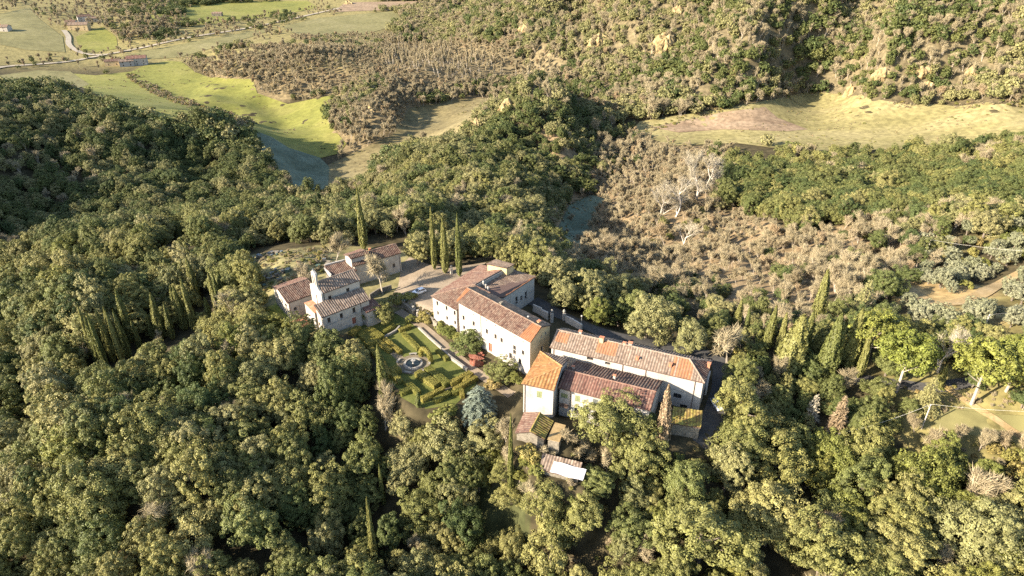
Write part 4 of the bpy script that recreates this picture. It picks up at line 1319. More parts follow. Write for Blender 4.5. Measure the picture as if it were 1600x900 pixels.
def cypress_mesh(seed, mat, h=10.0, r=0.95, n=5200, leaf=0.34):
    rng = np.random.default_rng(seed)
    t = rng.random(n) ** 0.85
    a = rng.uniform(0, 2 * math.pi, n)
    prof = np.minimum(1, (t / 0.10) ** 0.5 * 0.75 + .1) * np.clip((1 - t) / 0.85, 0, 1) ** 0.62 * 1.15
    ridge = 1 + 0.13 * np.sin(a * 5 + 3 * np.sin(t * 4 + seed)) + 0.10 * np.sin(a * 9 + t * 14)
    rr = r * np.minimum(prof, 1.0) * ridge * rng.uniform(0.72, 1.05, n)
    pos = np.stack([rr * np.cos(a) + .12 * np.sin(t * 5), rr * np.sin(a), 0.25 + t * (h - .4)], 1)
    nr = np.stack([np.cos(a), np.sin(a), np.full(n, .25)], 1) + rng.normal(0, .45, (n, 3))
    ax = np.stack([np.cos(a) * .3, np.sin(a) * .3, np.ones(n)], 1) + rng.normal(0, .25, (n, 3))
    v, fq = cards(rng, pos, nr, np.full(n, leaf), .55, ax)
    tone = np.clip(.45 + .16 * np.sin(a * 5 + 3 * np.sin(t * 4 + seed)) + rng.normal(0, .15, n), 0, 1)
    return mesh_np("crown", v, fq, mat, {"tone": ('FACE', tone)})

def fir_mesh(seed, mat, h=12.0, r=4.0, tiers=15, droop=0.25, leaf=.5, per=26, bare=0.0, taper=.8):
    """Cedar or spruce: tiers of boughs carrying needle sprays."""
    rng = np.random.default_rng(seed)
    P, N, Ax = [], [], []
    for i in range(tiers):
        t = (i + .6) / tiers
        R = r * (1 - t) ** taper * rng.uniform(.85, 1.1) + .25
        nb_ = max(5, int(13 * (1 - t) + 4))
        for k in range(nb_):
            a = 2 * math.pi * (k + rng.random() * .7) / nb_ + i
            Rk = R * rng.uniform(.75, 1.1)
            m_ = int(per * (Rk / r + .25))
            s = rng.random(m_) ** .6
            x = s * Rk
            z = h * (0.12 + .88 * t) + .10 * x - droop * (x ** 2) / max(r, .1)
            w = rng.normal(0, .16 * Rk * (1.1 - s) + .06, m_)
            P.append(np.stack([x * math.cos(a) - w * math.sin(a), x * math.sin(a) + w * math.cos(a), z + rng.normal(0, .1, m_)], 1))
            N.append(np.tile([math.cos(a) * .25, math.sin(a) * .25, 1.0], (m_, 1)) + rng.normal(0, .4, (m_, 3)))
            Ax.append(np.tile([math.cos(a), math.sin(a), -.15], (m_, 1)) + rng.normal(0, .5, (m_, 3)))
    P, N, Ax = map(np.concatenate, (P, N, Ax))
    v, fq = cards(rng, P, N, np.full(len(P), leaf), .4, Ax)
    tone = np.clip(.5 + rng.normal(0, .2, len(P)), 0, 1)
    return mesh_np("crown", v, fq, mat, {"tone": ('FACE', tone)})

def joined(name, *mes):
    """One mesh of several (foliage and wood), for the woods past the single trees."""
    V, F4, F3 = [], [], []
    vs, loops, starts, tots, mats, tone = [], [], [], [], [], []
    vo, lo = 0, 0
    for mi, me in enumerate(mes):
        n = len(me.vertices)
        co = np.empty(n * 3, np.float32); me.vertices.foreach_get("co", co)
        li = np.empty(len(me.loops), np.int32); me.loops.foreach_get("vertex_index", li)
        ls = np.empty(len(me.polygons), np.int32); me.polygons.foreach_get("loop_start", ls)
        lt = np.empty(len(me.polygons), np.int32); me.polygons.foreach_get("loop_total", lt)
        tn = np.full(len(me.polygons), .5, np.float32)
        if "tone" in me.attributes:
            me.attributes["tone"].data.foreach_get("value", tn)
        vs.append(co); loops.append(li + vo); starts.append(ls + lo); tots.append(lt); tone.append(tn)
        mats.append(np.full(len(me.polygons), mi, np.int32))
        vo += n; lo += len(me.loops)
    me = bpy.data.meshes.new(name)
    me.vertices.add(vo); me.vertices.foreach_set("co", np.concatenate(vs))
    me.loops.add(lo); me.loops.foreach_set("vertex_index", np.concatenate(loops))
    st = np.concatenate(starts)
    me.polygons.add(len(st)); me.polygons.foreach_set("loop_start", st); me.polygons.foreach_set("loop_total", np.concatenate(tots))
    for m_ in mes:
        me.materials.append(m_.materials[0])
    me.polygons.foreach_set("material_index", np.concatenate(mats))
    a = me.attributes.new("tone", 'FLOAT', 'FACE'); a.data.foreach_set("value", np.concatenate(tone))
    me.update(calc_edges=True)
    return me

def recolour(me, mat):
    c = me.copy()
    c.materials.clear(); c.materials.append(mat)
    return c

# prototypes: kind -> list of (wood mesh, foliage mesh, nominal radius, nominal height)
KIND = {}
oakA = [crown_mesh("crown", M['oak_olive'], 10 + i, 4.0, (3.7, 4.6, 3.3, 4.0, 5.2, 3.9)[i], (4.3, 4.8, 4.0, 4.3, 5.0, 4.2)[i], (260, 310, 225, 270, 340, 240)[i], 92, .225, (.6, .75, .5, .7, .65, .8)[i], (.155, .14, .17, .155, .14, .165)[i], -.75) for i in range(6)]
oakW = [trunk_mesh("trunk", M['bark'], 20 + i, 4.6, .27) for i in range(6)]
for nm in ('oak_olive', 'oak_dark', 'oak_grey', 'oak_yellow'):
    KIND[nm] = [(oakW[i], oakA[i] if nm == 'oak_olive' else recolour(oakA[i], M[nm]), 4.0, (8.0, 9.4, 7.3, 8.3, 10.2, 8.1)[i]) for i in range(6)]
    if nm == 'oak_yellow':
        KIND[nm] = KIND[nm][:3]
oliveC = [crown_mesh("crown", M['olive'], 40 + i, 2.6, 2.2, 2.9, 150, 40, .25, .5, .17, -.7) for i in range(2)]
KIND['olive'] = [(trunk_mesh("trunk", M['bark'], 45 + i, 2.8, .22, 4, 1.5), oliveC[i], 2.6, 5.0) for i in range(2)]
KIND['pine'] = [(trunk_mesh("trunk", M['bark_tan'], 50 + i, 7.4, .22, 6, 2.4), crown_mesh("crown", M['pine'], 52 + i, 4.6, 3.5, 8.2, 230, 50, .32, .3, .15, -.5), 4.6, 11.5) for i in range(2)]
KIND['shrub'] = [(trunk_mesh("trunk", M['bark'], 60 + i, 1.0, .08, 4, .6), crown_mesh("crown", M['shrub'], 62 + i, 1.5, 1.25, 1.0, 34, 60, .26, .35, .32, -.3), 1.5, 2.3) for i in range(3)]
cyp = [cypress_mesh(70 + i, M['cypress'], 10, (.95, 1.15, .8)[i]) for i in range(3)]
KIND['cypress'] = [(trunk_mesh("trunk", M['bark'], 75 + i, 6, .16, 0), cyp[i], .95, 10.0) for i in range(3)]
KIND['bare_grey'] = [bare_mesh(80 + i, 7.5, .20, 3, 10, 1.3, .05, .42, .5, M['bark_tan'], M['twig_grey'], .22, .5) + (3.4, 7.5) for i in range(3)]
KIND['bare_brown'] = [bare_mesh(90 + i, 6.5, .15, 3, 12, 1.25, .052, .5, .48, M['bark_tan'], M['twig_brown'], .2, .45) + (3.0, 6.5) for i in range(3)]
KIND['bare_pale'] = [bare_mesh(100 + i, 10, .26, 3, 7, 1.2, .045, .34, .5, M['bark_pale'], M['twig_pale'], .22) + (4.0, 10) for i in range(2)]
KIND['poplar'] = [bare_mesh(106 + i, 12, .2, 3, 7, 1.5, .08, .9, .22, M['bark_pale'], M['twig_grey'], .35, .35) + (1.6, 12) for i in range(2)]
KIND['brush'] = [bare_mesh(110 + i, 2.6, .05, 2, 22, .9, .06, .2, .75, M['bark_tan'], M['twig_brown'], .12) + (1.5, 2.6) for i in range(2)]
# lighter shapes for far slopes
farC = [crown_mesh("crown", M['oak_dark'], 120 + i, 4.0, (3.6, 4.4, 3.8)[i], 4.0, (80, 95, 70)[i], 20, .72, .6, .22, -.7) for i in range(3)]
FAR = {'oak_dark': farC, 'oak_olive': [recolour(x, M['oak_olive']) for x in farC[:2]], 'oak_grey': [recolour(x, M['oak_grey']) for x in farC[:2]]}
print("plants %.1f" % (time.time() - T0))

# ------------------------------------------------------------------ where the trees stand
ROOF = [(365, 395), (450, 378), (540, 385), (585, 372), (640, 372), (668, 412), (740, 408), (770, 398), (842, 425), (850, 470), (945, 515), (1000, 512), (1120, 560), (1128, 600), (1150, 650), (1100, 700), (1040, 672), (930, 668), (905, 672), (890, 700), (845, 698), (808, 684), (790, 650), (700, 636), (655, 636), (610, 606), (575, 590), (548, 535), (470, 525), (418, 525), (395, 500), (420, 460)]
NO_TREES = [ROOF, MEADOW, TANF, RIGHTF,
            [(285, 24), (300, 12), (340, 6), (480, 1), (497, 12), (440, 20), (350, 32), (300, 36)], [(195, 86), (300, 66), (400, 48), (436, 44), (385, 60), (280, 90), (232, 93)],
            [(118, 58), (160, 42), (182, 58), (184, 76), (152, 82), (126, 78)], [(0, 22), (45, 12), (62, 30), (98, 58), (102, 82), (40, 78), (0, 70)], [(438, 42), (500, 28), (618, 17), (632, 36), (570, 54), (470, 56)],
            [(520, 19), (540, 4), (700, 1), (640, 14), (600, 16)], [(0, 110), (110, 104), (140, 132), (110, 142), (60, 134), (0, 142)],
            [(400, 205), (425, 215), (452, 232), (500, 247), (515, 262), (512, 295), (470, 305), (440, 280), (410, 240)], [(885, 315), (925, 305), (945, 312), (925, 345), (915, 390), (880, 398), (862, 365)],
            [(1395, 440), (1480, 462), (1560, 430), (1600, 410), (1600, 440), (1540, 480), (1460, 500), (1400, 470)],
            [(1455, 640), (1500, 630), (1540, 645), (1620, 640), (1620, 690), (1550, 690), (1500, 680), (1462, 672)], [(1340, 588), (1440, 592), (1500, 590), (1500, 612), (1340, 606)],
            [(728, 806), (765, 795), (778, 825), (768, 856), (738, 858)], [(1130, 580), (1145, 580), (1140, 660), (1110, 690)],
            [(1040, 640), (1090, 650), (1110, 690), (1070, 690)], [(1535, 775), (1600, 750), (1600, 840), (1570, 830)]]
# zone polygons in the photograph (checked against each crown's centre), spacing in metres, radius range, mix
ZONES = [
    ("knoll", [(165, 42), (200, 22), (260, 27), (285, 42), (250, 58), (190, 60)], 7, (3.0, 5.0), dict(bare_brown=.5, oak_dark=.35, bare_grey=.15), .95),
    ("far_wood", [(190, 22), (240, -25), (500, -25), (420, 0), (330, 7), (260, 14)], 8, (3.5, 5.5), dict(oak_dark=.8, bare_brown=.2), .95),
    ("road_lines", [(0, 100), (100, 92), (160, 76), (220, 58), (300, 48), (400, 30), (520, 4), (545, 12), (450, 34), (300, 68), (170, 94), (0, 112)], 8, (2.0, 3.2), dict(bare_brown=.6, oak_dark=.2, bare_grey=.2), .75),
    ("far_farm", [(-60, 0), (230, 0), (230, 30), (190, 45), (120, 45), (60, 10), (-60, 20)], 9, (2.5, 4.2), dict(bare_brown=.5, bare_grey=.3, oak_dark=.2), .75),
    ("far_hedge", [(180, 25), (270, 35), (500, 15), (500, 22), (280, 52), (180, 62)], 7, (2.2, 3.6), dict(bare_brown=.6, oak_dark=.4), .8),
    ("poplars", [(590, 70), (760, 85), (850, 115), (820, 128), (700, 118), (600, 92)], 8, (1.3, 2.0), dict(poplar=.8, bare_grey=.2), .75),
    ("scrub_hill", MID_BARE, 4.6, (1.9, 3.4), dict(bare_brown=.50, bare_grey=.28, oak_dark=.12, oak_grey=.10), .97),
    ("badlands", [(600, -30), (1750, -30), (1750, 165), (1420, 162), (1335, 148), (1265, 142), (1205, 156), (1000, 190), (985, 212), (940, 150), (850, 130), (830, 100), (640, 70)], 5.2, (2.6, 5.4), dict(oak_dark=.30, bare_grey=.27, oak_grey=.28, bare_brown=.15), .97),
    ("spur", [(735, 175), (800, 140), (880, 150), (950, 180), (940, 260), (880, 250), (820, 240), (720, 230)], 5.4, (2.0, 3.6), dict(oak_dark=.62, oak_grey=.30, bare_grey=.08), .95),
    ("dark_hill", [(-200, 120), (90, 135), (170, 158), (250, 190), (330, 180), (405, 215), (450, 290), (470, 330), (400, 350), (300, 350), (150, 370), (0, 380), (-200, 380)], 5.0, (2.2, 4.6), dict(oak_dark=.48, oak_grey=.20, bare_grey=.32), .96),
    ("villa_hill", [(450, 290), (510, 300), (570, 280), (640, 225), (740, 220), (880, 250), (930, 300), (880, 330), (860, 370), (880, 410), (960, 450), (1000, 510), (940, 505), (860, 440), (770, 395), (740, 405), (665, 410), (640, 372), (540, 380), (450, 380), (370, 400), (400, 340)], 5.0, (2.4, 4.6), dict(oak_dark=.42, oak_grey=.22, oak_olive=.18, bare_grey=.18), .96),
    ("ravine", SCRUB[:5] + [(1240, 380), (1150, 400), (1060, 440), (1000, 450), (900, 440), (850, 330), (840, 200)], 3.6, (1.4, 3.4), dict(bare_brown=.42, bare_grey=.26, brush=.14, shrub=.06, oak_olive=.06, oak_dark=.06), .94),
    ("right_wood", [(1040, 232), (1250, 240), (1500, 240), (1620, 210), (1750, 200), (1750, 345), (1500, 350), (1350, 330), (1250, 350), (1130, 320), (1080, 260)], 5.4, (2.6, 5.0), dict(oak_dark=.46, oak_olive=.26, oak_grey=.08, bare_grey=.12, bare_brown=.08), .97),
    ("mixed_slope", [(1100, 330), (1250, 350), (1350, 330), (1500, 350), (1450, 400), (1390, 440), (1380, 500), (1180, 520), (1080, 520), (1000, 470), (1060, 430)], 5.0, (1.9, 3.8), dict(bare_brown=.34, bare_grey=.20, oak_dark=.17, oak_grey=.15, shrub=.14), .92),
    ("olive_grove", [(1440, 350), (1500, 345), (1750, 345), (1750, 520), (1480, 520), (1400, 500), (1390, 440)], 4.8, (1.7, 3.0), dict(olive=.64, shrub=.24, oak_dark=.12), .88),
    ("right_garden", [(1100, 520), (1400, 500), (1750, 520), (1750, 640), (1500, 620), (1440, 625), (1400, 680), (1250, 690), (1140, 700), (1120, 560)], 3.6, (1.7, 3.8), dict(oak_dark=.40, oak_olive=.22, shrub=.14, bare_brown=.18, oak_grey=.06), .98),
    ("right_rough", [(1440, 600), (1500, 600), (1750, 610), (1750, 760), (1540, 730), (1450, 700), (1420, 660)], 2.8, (1.1, 2.8), dict(shrub=.44, bare_brown=.26, oak_olive=.18, oak_yellow=.12), .8),
    ("right_front", [(1000, 690), (1160, 560), (1250, 690), (1400, 680), (1450, 690), (1540, 715), (1750, 720), (1750, 1100), (1000, 1100)], 5.2, (2.8, 5.4), dict(oak_olive=.66, oak_yellow=.12, oak_grey=.12, shrub=.06, bare_brown=.04), .90),
    ("front_wood", [(-300, 380), (0, 380), (150, 370), (300, 350), (400, 350), (370, 400), (420, 460), (400, 530), (560, 540), (640, 640), (800, 680), (880, 735), (1000, 690), (1000, 1100), (-300, 1100)], 5.0, (2.6, 4.8), dict(oak_olive=.58, oak_dark=.20, oak_grey=.16, oak_yellow=.02, bare_grey=.04), .97),
    ("surround", [(-900, -60), (2500, -60), (2500, 1400), (-900, 1400)], 9.5, (3.0, 5.0), dict(oak_olive=.4, oak_dark=.4, bare_grey=.2), .8),
]
HEROES = []     # filled below with (kind, picture x, y of the crown's middle, radius m, extra)
KNAMES = {'oak_olive': "evergreen_oak", 'oak_dark': "evergreen_oak", 'oak_grey': "evergreen_oak", 'oak_yellow': "evergreen_oak", 'olive': "olive_tree", 'pine': "stone_pine", 'shrub': "shrub",
          'cypress': "cypress_tree", 'bare_grey': "bare_tree", 'bare_brown': "bare_tree", 'bare_pale': "bare_tree", 'poplar': "bare_poplar", 'brush': "brush_bush"}

def hero(kind, px, py, wpx, label, frac=None, hmul=1.0, group=None, name=None, proto=0):
    """A single tree placed where the photograph shows its crown: px, py = crown middle, wpx = crown width in the photograph."""
    wood, fol, r0, h0 = KIND[kind][proto % len(KIND[kind])]
    fr = frac if frac is not None else (0.55 if kind in ('cypress', 'bare_pale', 'bare_grey', 'bare_brown', 'poplar') else 0.56 if kind != 'pine' else .8)
    off = 4.0
    for _ in range(4):
        p = G(px, py, off)
        dep = proj(p.x, p.y, p.z)[2]
        r = wpx / 2 * dep / FPX
        s = r / r0
        off = h0 * s * hmul * fr
    HEROES.append(dict(kind=kind, x=p.x, y=p.y, r=r, s=s, sz=s * hmul, proto=proto % len(KIND[kind]), label=label, group=group, name=name))

def cyp(x, yt, yb, w, label, proto=0, kind='cypress'):
    """A cypress whose tip and foot the photograph shows at yt and yb."""
    p = G(x, yb)
    dep = proj(p.x, p.y, p.z)[2]
    el = math.atan2(CAM_H - p.z, math.hypot(p.x, p.y))
    h = (yb - yt) * dep / FPX / math.cos(el) * (1.22 + .14 * math.sin(x * 12.9))
    r0, h0 = KIND[kind][proto][2:]
    s = w / 2 * dep / FPX / r0
    HEROES.append(dict(kind=kind, x=p.x, y=p.y, r=w / 2 * dep / FPX, s=s, sz=h / h0, proto=proto, label=label, group=None, name=None))

KIND['dead_cypress'] = [(KIND['cypress'][1][0], recolour(KIND['cypress'][1][1], M['dead']), 1.15, 10.0)]
KIND['cedar'] = [(trunk_mesh("trunk", M['bark'], 130, 8, .3, 0), fir_mesh(131, M['cedar'], 8.4, 4.6, 13, .9, .5, 95, 0, .42), 4.6, 8.4)]
KIND['deodar'] = [(trunk_mesh("trunk", M['bark'], 132, 8, .25, 0), fir_mesh(133, M['oak_grey'], 10.0, 3.4, 12, .5, .5, 34), 3.4, 10.0)]
KIND['dead_fir'] = [(trunk_mesh("trunk", M['bark_tan'], 134, 10, .22, 0), fir_mesh(135, M['dead'], 12.0, 2.8, 19, .9, .6, 26), 2.8, 12.0)]
KIND['pale_fir'] = [(trunk_mesh("trunk", M['bark_pale'], 136, 7, .16, 0), fir_mesh(137, M['twig_pale'], 8.5, 2.0, 13, .4, .5, 9), 2.0, 8.5)]
for k_, nm_ in (('dead_cypress', "dead_cypress"), ('cedar', "blue_cedar"), ('deodar', "conifer_tree"), ('dead_fir', "dead_conifer"), ('pale_fir', "dead_conifer")):
    KNAMES[k_] = nm_

for i, a in enumerate([
    (679, 346, 421, 9, "leftmost of three tall slim cypresses behind the gravel forecourt"), (696, 356, 427, 10, "middle one of three tall slim cypresses behind the gravel forecourt"), (718, 360, 432, 11, "rightmost of three tall slim cypresses, nearest the pinkish villa roof"),
    (569, 322, 390, 12, "broad dark cypress standing behind the rear farmhouse"), (1150, 477, 515, 10, "small cypress just right of the lane behind the barn"), (1165, 482, 518, 9, "slim dark cypress beside the leafless tree past the barn"),
    (1198, 485, 546, 14, "bright narrow cypress right of the leafless tree past the barn"), (1272, 436, 512, 17, "tallest cypress, rising above the scrub right of the barn"), (1232, 513, 584, 34, "broad bushy cypress right of the parked car's lane"),
    (1286, 518, 594, 24, "thick leaning cypress in the middle of the right garden"), (1270, 527, 560, 15, "dark cypress hidden behind the thick leaning one"), (1322, 506, 576, 20, "dark narrow cypress left of the stone pines"),
    (1215, 500, 556, 13, "cypress between the lane and the broad bushy one"), (1252, 500, 560, 14, "cypress right of the broad bushy one"), (1300, 520, 585, 15, "slim cypress right of the thick leaning one"), (1340, 530, 590, 12, "slim cypress just left of the leftmost stone pine"),
    (1466, 570, 606, 10, "small green cypress beside the estate road"), (601, 551, 626, 18, "lone clipped cypress at the left side of the formal garden"), (654, 614, 636, 9, "tiny pointed cypress at the lower end of the garden"),
    (550, 603, 640, 12, "slender cypress in the dark trees left of the garden"), (532, 601, 640, 12, "leftmost slender cypress in the trees left of the garden"), (798, 690, 780, 9, "very thin tall cypress below the mossy shed"),
    (588, 815, 888, 9, "thin cypress trunk among the foreground oaks"), (600, 735, 790, 9, "thin cypress rising between foreground oaks"),
    (29, 611, 640, 10, "isolated cypress at the far left of the front wood"), (67, 611, 632, 8, "short isolated cypress near the left edge of the wood"),
    (236, 387, 404, 7, "short cypress on the crest of the left wood"), (285, 354, 378, 7, "slim cypress on the saddle behind the left wood"), (267, 357, 377, 7, "small cypress on the saddle left of its twin"), (297, 350, 372, 7, "rightmost slim cypress on the saddle behind the left wood"),
]):
    cyp(*a, proto=i % 3 if a[3] < 20 else 1)
ORD = "first second third fourth fifth sixth seventh eighth ninth tenth eleventh twelfth thirteenth fourteenth fifteenth sixteenth seventeenth eighteenth nineteenth twentieth last".split()
for i, a in enumerate([(155, 500, 572, 10), (163, 499, 580, 10), (171, 509, 588, 11), (178, 498, 566, 11), (189, 494, 560, 10), (196, 506, 578, 10), (202, 488, 560, 11), (208, 468, 535, 12), (219, 503, 545, 10), (240, 490, 530, 9), (255, 468, 530, 12), (271, 486, 530, 11), (280, 449, 500, 10), (290, 462, 516, 11), (305, 455, 518, 13), (308, 418, 468, 13), (330, 470, 505, 9), (341, 440, 488, 13), (347, 440, 490, 10), (353, 427, 478, 12)]):
    cyp(*a, "dark cypress in the clustered row left of the church, %s from the left" % ORD[i], proto=i % 3)
    HEROES[-1]['group'] = "cypresses clustered in the wood left of the church"
cyp(1033, 614, 694, 20, "brown withered cypress in front of the barn's right end", 0, 'dead_cypress')

hero('pine', 1374, 503, 84, "leftmost bright green stone pine above the estate road", hmul=.9)
hero('pine', 1424, 543, 92, "round stone pine with forked trunk beside the estate road", hmul=.95, proto=1)
hero('pine', 1550, 556, 98, "large stone pine right of the pale leafless tree", hmul=1.0)
hero('pine', 1600, 548, 80, "stone pine cut by the right edge of the view", hmul=1.0, proto=1)
hero('deodar', 1352, 468, 48, "bright layered conifer above the stone pines", .5)
hero('cedar', 748, 625, 64, "silvery blue cedar at the lower corner of the garden", .42, .72)
hero('deodar', 1452, 618, 44, "grey green drooping conifer behind the power pole", .45)
hero('dead_fir', 1312, 652, 36, "brown dead conifer with drooping boughs in the right garden", .45)
hero('pale_fir', 1271, 640, 26, "small whitened dead conifer left of the brown one", .45)
hero('bare_pale', 1482, 540, 66, "tall bare pale tree beside the estate road", .55, 1.15)
hero('bare_grey', 594, 420, 62, "big leafless tree in front of the rear farmhouse", .6, 1.1)
hero('bare_brown', 520, 392, 48, "golden brown leafless tree behind the low outbuilding", .5)
hero('bare_grey', 478, 440, 46, "leafless tree spreading over the side house roof", .5, proto=1)
hero('bare_grey', 1142, 532, 72, "rounded leafless tree behind the barn's right end", .55)
hero('bare_grey', 1232, 498, 46, "leafless tree between two cypresses right of the barn", .55, proto=1)
hero('bare_brown', 1322, 598, 46, "brown leafless tree above the dead conifer", .55, proto=1)
hero('bare_pale', 1108, 262, 50, "white barked bare tree behind the big one in the ravine", .55, proto=1)
hero('bare_pale', 1035, 312, 44, "leftmost white barked bare tree in the ravine", .55)
hero('bare_pale', 1093, 270, 66, "big white barked bare tree at the head of the ravine", .55)
hero('bare_pale', 1059, 302, 58, "white barked bare tree in the middle of the ravine", .55, proto=1)
hero('bare_pale', 1071, 362, 36, "pale slender bare tree lowest in the ravine", .5)
hero('bare_brown', 1042, 366, 38, "tan leafless tree left of the pale slender one", .5)
hero('bare_brown', 941, 396, 46, "brown leafless tree beside the frosted clearing", .5, proto=2)
hero('bare_grey', 790, 672, 44, "purplish leafless tree below the mossy shed", .5, proto=2)
hero('bare_grey', 950, 724, 50, "leafless tangle in front of the big oaks by the barn", .5)
hero('bare_grey', 1012, 868, 56, "leafless tree at the bottom edge between oaks", .5, proto=1)
hero('bare_grey', 1470, 872, 52, "leafless tree at the lower right corner", .5, proto=2)
hero('bare_brown', 1448, 690, 54, "brown leafless tree at the foot of the power pole", .5)
hero('bare_brown', 1535, 690, 36, "small brown leafless tree on the right grass", .5, proto=1)
hero('bare_grey', 835, 770, 46, "leafless thicket tree below the white sheet", .5)
for i, (k, x, y, w, l) in enumerate([
    ('oak_yellow', 936, 482, 46, "yellow green oak behind the lane wall"), ('oak_dark', 968, 488, 40, "dark oak between the yellow green oak and the large one"), ('oak_grey', 1012, 494, 78, "large domed oak behind the long barn"), ('oak_grey', 1078, 526, 58, "rounded grey green oak behind the barn's middle"),
    ('oak_olive', 650, 388, 42, "rounded oak left of the three cypresses"), ('oak_olive', 768, 378, 48, "first oak of the row behind the villa"), ('oak_olive', 802, 390, 52, "second oak of the row behind the villa"), ('oak_olive', 838, 402, 54, "third oak of the row behind the villa"), ('oak_olive', 872, 418, 50, "fourth oak of the row behind the villa"), ('oak_dark', 905, 436, 48, "last oak of the row behind the villa"), ('oak_olive', 748, 366, 40, "oak just right of the three cypresses"),
    ('oak_olive', 952, 655, 88, "big oak covering the red roof house's right half"), ('oak_dark', 1000, 648, 60, "dark oak against the barn's lower wall"), ('oak_olive', 990, 706, 84, "broad oak below the withered cypress"), ('oak_olive', 850, 778, 66, "oak standing below the white sheet"), ('oak_olive', 905, 800, 70, "oak right below the white sheet's neighbour"), ('oak_dark', 868, 822, 50, "dark oak at the head of the bottom clearing"), ('oak_yellow', 763, 712, 40, "golden green tree below the blue cedar"), ('oak_yellow', 824, 718, 28, "small bright green tree left of the white sheet"),
    ('oak_olive', 1170, 628, 84, "oak just right of the white parked car"), ('oak_olive', 1155, 694, 84, "oak below the one beside the parked car"), ('oak_olive', 1226, 712, 100, "huge domed oak left of the dead conifers"), ('oak_olive', 1355, 745, 84, "sunlit oak below the brown dead conifer"), ('oak_yellow', 1452, 752, 110, "broad yellowish oak below the power pole"), ('oak_grey', 1530, 818, 118, "large grey green oak at the lower right"), ('oak_olive', 1100, 822, 124, "huge oak at the bottom, right of the middle"), ('oak_olive', 1066, 748, 76, "oak above the huge bottom oak"), ('oak_olive', 1205, 808, 108, "large oak right of the huge bottom oak"), ('oak_olive', 1292, 856, 112, "large oak near the bottom, left of the dark gap"), ('oak_olive', 862, 850, 90, "oak at the bottom right of the dark clearing"),
    ('oak_grey', 700, 692, 88, "large grey green oak below the garden"), ('oak_grey', 756, 686, 66, "grey green oak right below the blue cedar"), ('oak_grey', 640, 722, 72, "grey green oak below the lone cypress"), ('oak_olive', 560, 712, 74, "broad oak left of the grey green group"), ('oak_olive', 400, 812, 88, "round dark centred oak at the lower left"), ('oak_olive', 300, 838, 84, "oak left of the round lower left one"), ('oak_olive', 482, 645, 72, "oak with lit top left of the garden"), ('oak_dark', 470, 520, 56, "dark oak hiding the foot of the church court"), ('oak_dark', 520, 540, 62, "dark oak between church and garden"), ('oak_dark', 545, 592, 54, "tall dark oak at the garden's left edge"), ('oak_dark', 520, 600, 60, "tall dark oak among the slender cypresses left of the garden"), ('oak_grey', 630, 662, 44, "grey green oak under the garden's lower left corner"), ('oak_olive', 655, 680, 42, "oak between the pointed garden cypress and the grey green group"), ('oak_yellow', 546, 560, 30, "yellowish small tree at the garden's left corner"), ('oak_olive', 350, 515, 66, "rounded oak left of the church lawn")]):
    hero(k, x, y, w, l, proto=i if 'tall dark' not in l else 4, hmul=1.5 if 'tall dark' in l else 1.0)
for i, (k, x, y, w, l) in enumerate([
    ('oak_olive', 733, 535, 46, "round leafy tree against the villa's long wall"), ('oak_olive', 786, 580, 44, "round leafy tree before the villa's right windows"), ('oak_yellow', 702, 520, 28, "bright shrub tree left of the round villa tree"), ('oak_yellow', 720, 530, 24, "bright shrub between two villa trees"), ('shrub', 664, 497, 30, "low bush at the corner of the forecourt wall"), ('shrub', 690, 512, 26, "low bush under the villa's left windows"), ('oak_yellow', 806, 592, 24, "yellow leaved shrub by the orange roofed house"),
    ('oak_yellow', 438, 503, 36, "yellow green bush below the side house"), ('oak_olive', 598, 488, 44, "dark ivy mound covering the wall under the garden store"), ('oak_olive', 580, 492, 30, "ivy covered corner beside the church steps"), ('oak_yellow', 642, 496, 18, "yellowish bush by the forecourt wall"), ('shrub', 620, 466, 26, "pale leafless looking bush below the big bare tree"), ('shrub', 640, 462, 20, "low dry bush beside the parked dark car"),
    ('shrub', 822, 706, 34, "leafy bush against the mossy shed's lower wall"), ('brush', 850, 704, 32, "brown bush against the flat shed's lower wall"), ('oak_olive', 786, 735, 46, "oak below the mossy shed's left side"), ('shrub', 838, 722, 26, "leafy bush just above the low shelter"),
    ('brush', 792, 712, 34, "brown bush at the lower left of the mossy shed"), ('oak_yellow', 812, 742, 30, "bright green bush below the mossy shed"), ('brush', 885, 682, 34, "tangled brown bush right of the flat shed"), ('brush', 908, 694, 38, "tangled brown bush under the red roof house"), ('brush', 925, 716, 34, "lowest tangled brown bush under the red roof house"), ('shrub', 838, 735, 26, "leafy bush left of the low shelter"), ('oak_olive', 800, 770, 50, "oak below the bright green bush"), ('oak_olive', 930, 752, 54, "oak right of the white rumpled sheet"), ('brush', 893, 340, 14, "small bush at the back of the frosted ravine clearing"), ('brush', 905, 372, 16, "small bush at the front of the frosted ravine clearing"), ('brush', 886, 362, 12, "tiny bush at the left of the frosted ravine clearing"),
    ('shrub', 772, 600, 24, "reddish low bush near the blue cedar"), ('shrub', 700, 640, 30, "dry bush at the lower hedge of the garden"), ('shrub', 680, 648, 26, "pale dry bush beneath the lower hedge")]):
    hero(k, x, y, w, l, .5, .8, name="garden_bush" if k in ('shrub', 'brush') else None, proto=i)

